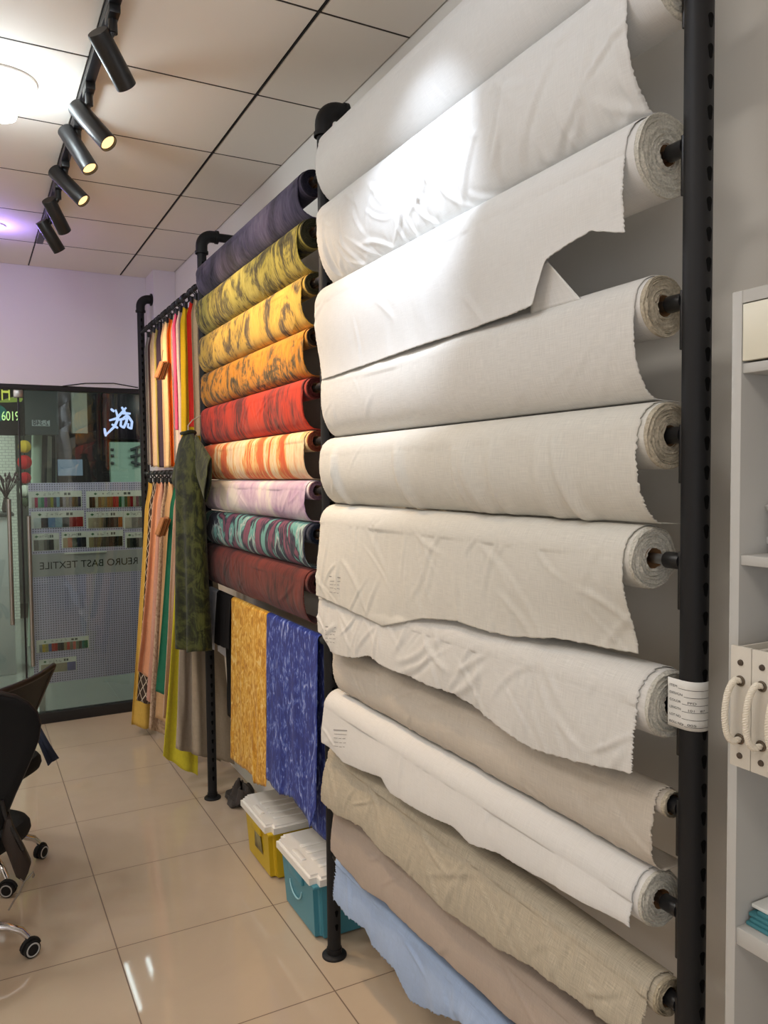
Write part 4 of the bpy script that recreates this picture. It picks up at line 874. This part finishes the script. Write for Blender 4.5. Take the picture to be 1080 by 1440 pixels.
# ------------------------------------------------------------------ sample board behind the glass
YS = 6.03
xa, xz = .383, 1.30; za, zb2 = .262, 1.685
sb = thing('sample_board', 'lavender pegboard panel with reversed lettering band behind the glass', 'board', ((xa+xz)/2, YS+.02, .1))
M['peg'] = pegboard('pegboard_lavender', (204, 195, 226), (104, 98, 122)); M['band'] = plain('band_grey', (178, 176, 178), .5)
MB().box((xa, YS, za), (xz, YS+.02, zb2), .001).build('panel', 'peg', sb)
zba, zbb = float(at(60, 811, 1, YS)[2]), float(at(60, 779, 1, YS)[2])
MB().box((xa, YS-.003, zba), (xz, YS, zbb)).build('lettering_band', 'band', sb)
for x in (xa+.05, xz-.05): MB().box((x-.02, YS+.02, .0), (x+.02, YS+.06, zb2-.05), .002).build('leg', 'white_lam', sb); 
for x in (xa+.05, xz-.05): MB().box((x-.02, YS-.0, .0), (x+.02, YS+.36, .03), .002).build('foot', 'white_lam', sb)
o0 = at(56, 801, 1, YS-.004); o1 = at(195, 801, 1, YS-.004)
text_mesh('lettering', 'REURO BAST TEXTILE', .072, plain('letter_black', (26, 24, 26), .5), sb, (o0[0], YS-.004, o0[2]), (1, 0, 0), (0, 0, 1), .001, mirror=True, width=float(o1[0]-o0[0]))
M['cardw'] = plain('card_white', (232, 232, 226), .5); M['cardink'] = plain('card_ink', (84, 90, 88), .6); M['cardgreen'] = plain('card_green', (70, 120, 80), .6)
def card(p, hdr, cols, label, seed, lined=False):
    x0, y0, x1, y1 = p; rn = np.random.RandomState(seed)
    a, b = at(x0, y1, 1, YS-.006), at(x1, y0, 1, YS-.006); W_, H_ = b[0]-a[0], b[2]-a[2]
    t = thing('sample_card', label, 'sample card', (a[0]+W_/2, YS-.004, a[2]), 'fabric sample cards on the pegboard')
    MB().box((a[0], YS-.004, a[2]), (b[0], YS-.0005, b[2])).build('card_sheet', 'cardw', t)
    hh = H_*hdr; mk = MB(); lg = MB(); zc_ = b[2]-hh*.5
    lg.add([(a[0]+W_*.16+q*hh*.3, YS-.0046, zc_+w*hh*.3) for q, w in ((-1, 0), (0, -.7), (1, 0), (0, .7))], [(0, 1, 2, 3)]); lg.build('leaf_mark', 'cardgreen', t, solid=.0006)
    for k in range(4 if W_ > .2 else 5):   # small brush characters
        cx = a[0]+W_*(.30+.085*k)
        for q in range(4):
            dx, dz = rn.uniform(-.3, .3, 2)*hh; L_ = hh*.3
            if rn.rand() < .5: mk.box((cx+dx*.6-L_/2, YS-.0048, zc_+dz-.0008), (cx+dx*.6+L_/2, YS-.004, zc_+dz+.0008))
            else: mk.box((cx+dx*.6-.0008, YS-.0048, zc_-L_/2), (cx+dx*.6+.0008, YS-.004, zc_+L_/2))
    for k in range(2): mk.box((a[0]+W_*(.66+.07*k), YS-.0048, zc_-hh*.22), (a[0]+W_*(.71+.07*k), YS-.004, zc_+hh*.22))
    mk.build('printed_characters', 'cardink', t, smooth=False)
    n = len(cols); xs0 = a[0]+W_*.05; wv = (W_*.93)/n
    for k, c in enumerate(cols):
        q = MB(); q.box((xs0+k*wv, YS-.0075, a[2]+H_*.02), (xs0+(k+1)*wv-.0006, YS-.0036, b[2]-hh*1.02), .0012); sw = q.build('fabric_sample', swm(c), t)
    return t
SW = {}
def swm(c):
    if c not in SW: SW[c] = cloth('sample', c, transl=0, slub=.08)
    return SW[c]
def c4(X, Y): return (30+X/6.0, 670+Y/6.0)
def cc(a, b, c_, d): return (*c4(a, b), *c4(c_, d))
multi = [(196, 190, 184), (170, 50, 90), (120, 170, 150), (60, 130, 100), (150, 90, 140), (120, 110, 100), (150, 150, 70), (90, 90, 110), (140, 170, 190), (100, 80, 70), (160, 150, 160), (140, 130, 120), (120, 110, 120), (130, 100, 70), (110, 90, 60), (70, 60, 80)]
warm = [(70, 50, 40), (90, 60, 44), (190, 180, 160), (150, 110, 70), (160, 130, 90), (140, 120, 90), (170, 110, 60), (150, 100, 50), (170, 40, 36), (190, 60, 50), (40, 100, 60), (150, 180, 170), (60, 90, 60), (160, 100, 60), (150, 30, 40), (180, 170, 150), (110, 40, 60), (50, 60, 50)]
card(cc(65, 120, 510, 268), .36, multi, 'multicoloured sample card, top left on the pegboard', 1)
card(cc(550, 116, 1022, 268), .34, warm, 'warm toned sample card, top right on the pegboard', 2)
card(cc(85, 286, 528, 440), .38, [(196, 204, 206), (30, 34, 50), (110, 140, 180), (150, 176, 190), (70, 74, 76), (150, 30, 32), (160, 36, 36)], 'sample card with blue and red checks, second row left on the pegboard', 3)
card(cc(550, 290, 858, 440), .36, [(190, 176, 150), (176, 160, 140), (160, 140, 120), (110, 94, 84), (50, 42, 40), (44, 36, 34), (80, 70, 64), (176, 96, 50)], 'beige to orange sample card, middle of the second row on the pegboard', 4)
card(cc(864, 286, 1100, 440), .36, [(200, 190, 180), (150, 140, 136), (120, 110, 106), (170, 160, 150)], 'grey sample card at the right of the second row on the pegboard', 5)
card(cc(95, 476, 318, 632), .36, [(120, 120, 116), (150, 148, 142), (90, 90, 88), (60, 60, 60), (190, 188, 180)], 'grey tone sample card, third row left on the pegboard', 6)
card(cc(342, 462, 550, 606), .36, [(170, 150, 110), (176, 96, 50), (60, 80, 60), (34, 40, 60), (30, 32, 44)], 'orange and navy sample card, third row second on the pegboard', 7)
card(cc(556, 452, 858, 602), .36, [(160, 144, 110), (120, 100, 84), (100, 84, 74), (84, 74, 66), (30, 36, 34), (24, 30, 28), (30, 34, 32)], 'brown to black sample card, third row third on the pegboard', 8)
card(cc(880, 464, 1100, 604), .36, [(60, 64, 60), (30, 32, 34), (120, 116, 110), (40, 42, 44)], 'dark sample card, third row right on the pegboard', 9)
def d4(X, Y): return (30+X/6.35, 860+Y/6.35)
card((*d4(137, 215), *d4(602, 372)), .34, [(150, 150, 150), (190, 160, 60), (160, 150, 90), (90, 100, 150), (180, 60, 50), (170, 40, 40), (50, 46, 50), (40, 40, 44), (150, 130, 100), (190, 80, 70), (120, 110, 90), (200, 100, 80), (110, 120, 100), (60, 60, 56), (40, 110, 100), (30, 100, 90)], 'multicoloured sample card alone low on the pegboard', 10)
card((*d4(160, 398), *d4(492, 560)), .36, [(170, 160, 140), (176, 166, 144), (166, 156, 136), (110, 112, 160)], 'beige and lilac sample card, lowest on the pegboard', 11)
a = at(91, 779.5, 1, YS-.02); b = at(150, 775.5, 1, YS-.02); tag(MB().box((a[0], YS-.03, a[2]), (b[0], YS-.004, b[2]+.006), .001).build('label_ledge', 'cardw'), 'narrow white ledge strip just above the reversed lettering', 'ledge')

# ------------------------------------------------------------------ office chairs at the left edge
M['mesh'] = plain('chair_black_mesh', (11, 10, 10), .7, bump=.3, bscale=400); M['seatf'] = plain('chair_black_fabric', (10, 10, 11), .9, bump=.4, bscale=500); M['framep'] = plain('chair_black_plastic', (24, 22, 22), .45)
M['framebr'] = plain('chair_brown_edge', (32, 23, 19), .5)
def chair_base(t, c, a0):
    cx, cy = c; R = .273
    for k in range(5):
        a = a0+2*PI*k/5; d = Vector((math.cos(a), math.sin(a), 0)); o = Vector((cx, cy, 0))
        lg = MB(); lg.tube([o+d*.02+Vector((0, 0, .135)), o+d*.12+Vector((0, 0, .132)), o+d*.2+Vector((0, 0, .122)), o+d*.245+Vector((0, 0, .10)), o+d*(R-.006)+Vector((0, 0, .072))], [.022, .018, .015, .013, .011], 14); lg.build('leg', 'chrome', t)
        sd = Vector((-d.y, d.x, 0)) if k % 2 == 0 else Vector((-d.y, d.x, 0)); sd = (sd*.8+d*.6*(1 if k % 2 else -1)).normalized()
        p = o+d*R+Vector((0, 0, .0305)); cs = MB()
        for s_ in (-1, 1):
            cs.lathe([(.004, 0), (.024, 0), (.030, .003), (.030, .014), (.026, .017), (.004, .017)], p+sd*(.003*s_), sd*s_, 28)
        w = cs.build('caster', 'rubber', t)
        rg = MB()
        for s_ in (-1, 1): rg.tube([p+sd*(.0195*s_)+(Vector((0, 0, 1))*math.cos(q)+sd.cross(Vector((0, 0, 1)))*math.sin(q))*.0225 for q in np.linspace(0, 2*PI, 28, endpoint=False)], .0028, 8, closed=True)
        rg.build('wheel_ring', plain('wheel_grey', (186, 184, 180), .4), w)
        hd = MB(); hd.tube([p+(d*.75+Vector((0, 0, 1))*.0)*0+Vector((0, 0, 1))*.034*math.sin(q)+sd.cross(Vector((0, 0, 1)))*.034*math.cos(q) for q in np.linspace(.2, PI-.2, 10)], .0075, 10); hd.build('caster_hood', 'rubber', w)
    MB().tube([(cx, cy, .11), (cx, cy, .26)], .028, 20).build('column', 'framep', t); MB().tube([(cx, cy, .25), (cx, cy, .40)], .016, 16).build('gas_lift', 'chrome', t)
def chair_seat(t, c, fwd, z=.42):
    ang = math.atan2(fwd[1], fwd[0]); n1, prof = 64, [(.0, 0), (.90, 0), (.97, .01), (1.0, .03), (.99, .052), (.95, .068), (.86, .075), (.4, .070), (.0, .068)]
    P = np.zeros((n1, len(prof), 3)); ca, sa = math.cos(ang), math.sin(ang)
    for i in range(n1):
        q = 2*PI*i/n1; ex = math.copysign(abs(math.cos(q))**.45, math.cos(q))*.235; ey = math.copysign(abs(math.sin(q))**.45, math.sin(q))*.24
        for j, (k, h) in enumerate(prof): P[i, j] = (c[0]+k*(ex*ca-ey*sa), c[1]+k*(ex*sa+ey*ca), z+h)
    MB().grid(P, closed_u=True).build('seat', 'seatf', t)
    b = MB(); b.box((-.1, -.09, 0), (.1, .09, .03), .006, Matrix.Translation((c[0], c[1], z-.03)) @ Matrix.Rotation(ang, 4, 'Z')); b.build('tilt_box', 'framep', t)
def slab_from(P, th, mat, name, t):
    return MB().grid(P).build(name, mat, t, solid=th)
# chair A (further)
cA = (-.021, 3.783); fA = Vector((-.81, .58, 0)); bd = Vector((-.58, -.81, 0))
tA = thing('office_chair', 'black mesh-back swivel chair with chrome legs, the further one at the left edge', 'chair', (cA[0], cA[1], 0), 'black office chairs at the left edge')
chair_base(tA, cA, math.atan2(.042, .27)); chair_seat(tA, cA, fA)
TR = Vector(at(75, 936, 2, .93)); BR = Vector(at(47, 1002, 2, .66)); TL = TR+bd*.52+Vector((0, 0, .0)); BL = TL+(BR-TR)*1.0+Vector((.05, .07, 0))
n_ = 20; P = np.zeros((n_, n_, 3))
for i in range(n_):
    for j in range(n_):
        u_, v_ = i/(n_-1), j/(n_-1); p = (TR.lerp(TL, u_)).lerp(BR.lerp(BL, u_), v_); bul = .05*math.sin(PI*u_)*.8
        p = p-fA*bul; P[i, j] = p
bk = slab_from(P, .008, 'mesh', 'backrest', tA)
fr_ = MB(); ring = [P[i, 0] for i in range(n_)]+[P[-1, j] for j in range(1, n_)]+[P[i, -1] for i in range(n_-2, -1, -1)]+[P[0, j] for j in range(n_-2, 0, -1)]
fr_.tube([tuple(p) for p in ring], .012, 10, closed=True); fr_.build('back_frame', 'framebr', tA)
mid = Vector(P[n_//2, -1]); MB().tube([tuple(mid), tuple(mid-fA*.03+Vector((0, 0, -.1))), (cA[0]-fA.x*.18, cA[1]-fA.y*.18, .40), (cA[0], cA[1], .405)], .02, 12).build('back_support', 'framep', tA)
# chair B (nearer)
cB = (-.114, 3.10); fB = Vector((-.75, .66, 0))
tB = thing('office_chair', 'black swivel chair with rounded back, the nearer one at the left edge', 'chair', (cB[0], cB[1], 0), 'black office chairs at the left edge')
chair_base(tB, cB, math.atan2(3.046-3.10, .151+.114)); chair_seat(tB, cB, fB)
yv = 2.98; out = [(-20, 972), (2, 974), (20, 979), (38, 990), (49, 1003), (54, 1020), (51, 1040), (42, 1062), (30, 1088), (18, 1112), (8, 1135), (0, 1160)]
op = [Vector(at(p[0], p[1], 1, yv)) for p in out]; xm = op[0].x-.13
n2 = 14; P = np.zeros((len(op)*1, n2, 3))
for i, p in enumerate(op):
    for j in range(n2):
        f_ = j/(n2-1); x = p.x+(2*xm-2*p.x)*f_; off = (x-xm)/.26
        P[i, j] = (x, yv-.10*(1-off*off)*0.5+(x-p.x)*-.15, p.z)
slab_from(P, .045, 'seatf', 'backrest', tB)
fr_ = MB(); ring = [P[i, 0] for i in range(len(op))]; fr_.tube([tuple(p) for p in ring], .011, 10); fr_.build('back_rim', 'framep', tB)
lo = Vector(P[-1, n2//2]); MB().tube([tuple(lo), tuple(lo+Vector((0, .02, -.06))), (cB[0], cB[1]-.12, .405), (cB[0], cB[1], .405)], .022, 12).build('back_support', 'framep', tB)
# jacket over the further chair's seat
M['jean'] = cloth('dark_blue_cloth', (44, 50, 66), transl=0, sheen=0)
q4 = [Vector(at(44, 1020, 1, 3.93)), Vector(at(56, 1022, 1, 3.93)), Vector(at(83, 1066, 1, 3.86)), Vector(at(68, 1078, 1, 3.84)), ]
nz = Noise(77); P = np.zeros((24, 24, 3))
for i in range(24):
    for j in range(24):
        u_, v_ = i/23, j/23; p = q4[0].lerp(q4[1], u_).lerp(q4[3].lerp(q4[2], u_), v_); P[i, j] = p+Vector((0, .02*float(nz(np.array(u_*3), np.array(v_*2)))-.02*math.sin(PI*v_), .0))
jk = MB().grid(P).build('jacket', 'jean', solid=.006); tag(jk, 'dark blue jacket hanging off the seat of the further office chair', 'jacket')
# brown bag hanging on the nearer chair
M['bagm'] = plain('dark_brown_leather', (38, 28, 23), .6, var=.2, bscale=40)
yv = 2.92; q = [(8, 1148), (14, 1146), (20, 1165), (36, 1195), (44, 1212), (40, 1226), (33, 1240), (22, 1232), (12, 1205), (2, 1180)]
tb_ = thing('shoulder_bag', 'dark brown soft bag hanging low on the nearer office chair', 'bag', at(30, 1238, 1, yv), None)
pp = [Vector(at(a, b, 1, yv)) for a, b in q]; n = len(pp); vs = []; 
cen = sum(pp, Vector())/n
for dy, k in ((-.03, .55), (-.018, .95), (0, 1.0), (.03, 1.0), (.045, .6)): vs += [cen+(p-cen)*k+Vector((0, dy, 0)) for p in pp]
fs = [tuple(range(n-1, -1, -1)), tuple(4*n+k for k in range(n))]+[(r_*n+k, r_*n+(k+1) % n, (r_+1)*n+(k+1) % n, (r_+1)*n+k) for r_ in range(4) for k in range(n)]
MB().add(vs, fs).build('pouch', 'bagm', tb_)
MB().tube([tuple(at(2, 1125, 1, yv)), tuple(at(8, 1150, 1, yv)), tuple(at(20, 1170, 1, yv-.03)), tuple(at(33, 1195, 1, yv-.03))], .007, 8).build('strap', 'framep', tb_)
cd = MB(); cd.tube([tuple(at(a, b, 1, yv-.02)) for a, b in ((28, 1236), (34, 1240), (42, 1232), (47, 1226), (48, 1231), (46, 1234))], .0035, 8); cd.tube([tuple(at(a, b, 1, yv-.02)) for a, b in ((34, 1240), (28, 1254), (20, 1266), (12, 1280))], .003, 8)
tag(cd.build('key_cord', plain('grey_cord', (120, 112, 104), .4, metal=.5)), 'thin looped cord dangling below the brown bag', 'cord')

# ------------------------------------------------------------------ track, spotlights, downlights
XT = .436; ZT = 3.15
tr = MB(); tr.box((XT-.018, -1.2, ZT-.018), (XT+.018, 5.25, HC-.013), .002); trk = tr.build('track_rail', 'blacksat'); tag(trk, 'long black lighting track fixed along the ceiling', 'track')
M['face'] = emit('lamp_face_warm', (255, 206, 140), 2.2); M['refl'] = plain('lamp_reflector', (220, 190, 140), .25, metal=.9)
LIGHTS = []
def spotlight(T, B, r, label, warm=True, power=1.0, on=True):
    T, B = Vector(T), Vector(B); d = (B-T).normalized(); L = (B-T).length
    piv = T.lerp(B, .22); y = piv.y+.0
    t = thing('track_spotlight', label, 'spotlight', (XT, T.y, ZT-.02), 'black track spotlights')
    b = MB(); b.lathe([(.0, 0), (r*.96, 0), (r, .003), (r, L-.002), (r*.985, L), (r*.9, L), (r*.88, L-.010), (.0, L-.012)], T, d, 40); b.build('can', 'blacksat', t, angle=35)
    f = MB(); f.lathe([(.0, 0), (r*.84, 0), (r*.84, .002), (.0, .003)], T+d*(L-.0115), d, 32); f.build('lens', M['face'] if on else M['dark'], t)
    a = MB(); a.box((XT-.017, T.y-.045, ZT-.045), (XT+.017, T.y+.045, ZT-.017), .004); a.build('adapter', 'blacksat', t)
    s = MB(); s.tube([(XT, T.y, ZT-.04), (XT, T.y, ZT-.085)], .014, 14); s.tube([(XT, T.y, ZT-.078), tuple(piv+(Vector((XT, T.y, ZT-.08))-piv).normalized()*r*.7)], .011, 12); s.build('joint', 'blacksat', t)
    LIGHTS.append((B+d*.012, d, power, warm))
def can(pt, pb, near, L=.165):
    T = Vector(at(pt[0], pt[1], 0, XT-.045)); dr = Vector(rayd(*pb)); o = Vector(CO); oc = o-T; b = 2*dr.dot(oc); c = oc.dot(oc)-L*L; disc = b*b-4*c
    if disc < 0: s_ = -b/2
    else: s_ = (-b-math.sqrt(disc))/2 if near else (-b+math.sqrt(disc))/2
    return T, o+dr*s_
for pt, pb, near, lab, pw in [((137, 44), (178, 122), False, 'black track spotlight nearest the camera, at the top of the picture', .45), ((107, 150), (153, 202), True, 'black track spotlight with a glowing lens, second from the camera', .95), ((92, 183), (127, 238), True, 'black track spotlight third from the camera, lens just visible', 1.2), ((76, 240), (118, 283), True, 'black track spotlight with glowing lens, fourth from the camera', 1.0), ((68, 281), (91, 326), False, 'black track spotlight fifth from the camera', 1.0), ((58, 311), (84, 353), False, 'black track spotlight farthest from the camera, beside the far wall', 1.0)]:
    T, B = can(pt, pb, near, .195 if near else .168); spotlight(T, B, .033, lab, True, pw); print('SPOT', lab[-30:], [round(q, 2) for q in T], [round(q, 2) for q in (B-T).normalized()])
def downlight(px_, py_, label, col, st, k_=1.0):
    c = at(px_, py_, 2, HC-.012); t = thing('downlight', label, 'downlight', c, 'round recessed downlights')
    MB().lathe([(.080*k_, .0), (.118*k_, .0), (.122*k_, .003), (.118*k_, .008), (.084*k_, .012), (.080*k_, .004), (.080*k_, .0)], c, (0, 0, -1), 48).build('trim_ring', 'white_plastic', t)
    MB().lathe([(.0, .0), (.074*k_, .0), (.074*k_, .003), (.0, .004)], c, (0, 0, -1), 40).build('lamp_disc', emit('downlight_glow', col, st), t)
    if k_ == 1: MB().lathe([(.03, .0), (.032, .05), (.048, .085), (.052, .11), (.044, .135), (.02, .148), (.0, .15)], (c[0]-.0, c[1], c[2]), (0, 0, -1), 32).build('bulb', emit('bulb_glow', col, 26.0), t)
    return c
dl1 = downlight(2, 112, 'bright recessed downlight at the upper left edge of the ceiling', (235, 250, 255), 60.0)
dl2 = downlight(-8, 316, 'small violet recessed downlight near the far wall', (120, 110, 255), 14.0, .5)
# LED strip fittings on the corridor ceiling
for (px_, py_, k, nm) in ((165, 1265, 0, 'further from'), (206, 1392, 1, 'nearer to')):
    F_ = at(px_, py_, 2, 0); zc2 = 2.985; s_ = (CAMH+zc2)/CAMH; c = (F_[0]*s_, F_[1]*s_, zc2)
    t = thing('led_fitting', 'twin strip LED ceiling fitting in the corridor, '+nm+' the glass front', 'ceiling light', c, 'LED fittings in the corridor')
    MB().box((c[0]-.16, c[1]-.55, zc2), (c[0]+.16, c[1]+.55, zc2+.014), .003).build('housing', 'white_plastic', t)
    for dx in (-.1, .1):
        b = MB()
        for j in range(12): b.box((c[0]+dx-.014, c[1]-.5+j*.085, zc2-.006), (c[0]+dx+.014, c[1]-.5+j*.085+.035, zc2), .002)
        b.build('led_row', emit('led_white', (235, 245, 255), 30.0), t)

# ------------------------------------------------------------------ lights
def light(name, typ, loc, col, power, **kw):
    ld = bpy.data.lights.new(name, typ); ld.color = lin(col)[:3]; ld.energy = power
    for k, v in kw.items(): setattr(ld, k, v)
    o = bpy.data.objects.new(name, ld); C.objects.link(o); o.location = loc; return o
def aim(o, d): o.rotation_euler = Vector(d).to_track_quat('-Z', 'Y').to_euler()
for i, (p, d, pw, warm) in enumerate(LIGHTS):
    o = light('spot_lamp', 'SPOT', p, (255, 216, 168), 48*pw, spot_size=math.radians(62), spot_blend=.85, shadow_soft_size=.02); aim(o, d)
WARM = (255, 226, 190)
# the track carries on over the camera: its nearest head is the cool white one hitting the rolls
o = light('spot_lamp_cool', 'SPOT', (XT+.02, 1.35, 3.02), (226, 238, 255), 125, spot_size=math.radians(42), spot_blend=1.0, shadow_soft_size=.02); aim(o, Vector((1.05, 1.84, 2.36))-Vector((XT+.02, 1.35, 3.02)))
for (x, y, w_) in ((-.75, 3.2, 20), (-.75, .8, 16), (-2.2, 1.9, 14), (-.45, -.95, 12), (-1.0, 5.0, 18)):
    o = light('ceiling_fill_light', 'AREA', (x, y, HC-.03), (255, 247, 238), w_, shape='SQUARE', size=.55); aim(o, (0, 0, -1))  # unseen area lights added at ceiling height for general fill
o = light('cool_fill_light', 'POINT', (dl1[0], 1.3, HC-.22), (225, 238, 255), 9, shadow_soft_size=.05)  # unseen point light added to cool and brighten the upper white rolls
o = light('rear_fill_light', 'AREA', (-1.75, YN+.03, 1.7), (238, 243, 255), 27, shape='RECTANGLE', size=2.7, size_y=1.6); aim(o, (0, 1, 0))  # added area light behind the camera, fills the gaps between rolls
o = light('downlight_lamp', 'POINT', (dl1[0], dl1[1], HC-.22), (235, 248, 255), 8.5, shadow_soft_size=.05)
o = light('violet_lamp', 'POINT', (dl2[0], dl2[1], HC-.12), (165, 138, 255), 4.5, shadow_soft_size=.04)
for (x, y) in ((-.25, 6.9), (-1.6, 7.3), (-.9, 9.9), (2.6, 7.3)):
    o = light('corridor_fill_light', 'AREA', (x, y, 2.95), (240, 247, 240), (70 if y > 9 else 34), shape='SQUARE', size=.6); aim(o, (0, 0, -1))  # area lights added to brighten the corridor and the shop opposite
w = bpy.data.worlds.new('World'); bpy.context.scene.world = w; w.use_nodes = True; w.node_tree.nodes['Background'].inputs[0].default_value = (.05, .05, .055, 1)

# ------------------------------------------------------------------ camera
cam = bpy.data.cameras.new('camera'); co = bpy.data.objects.new('camera', cam); C.objects.link(co)
cam.sensor_fit = 'VERTICAL'; cam.sensor_height = 36; cam.lens = FPX*36/1440; cam.clip_start = .02
co.matrix_world = Matrix(((cr[0], cu[0], -cf[0], 0), (cr[1], cu[1], -cf[1], 0), (cr[2], cu[2], -cf[2], CAMH), (0, 0, 0, 1)))
sc = bpy.context.scene; sc.camera = co
sc.view_settings.view_transform = 'Standard'; sc.view_settings.look = 'None'; sc.view_settings.exposure = -0.12; sc.view_settings.gamma = 1.0; sc.view_settings.use_curve_mapping = False
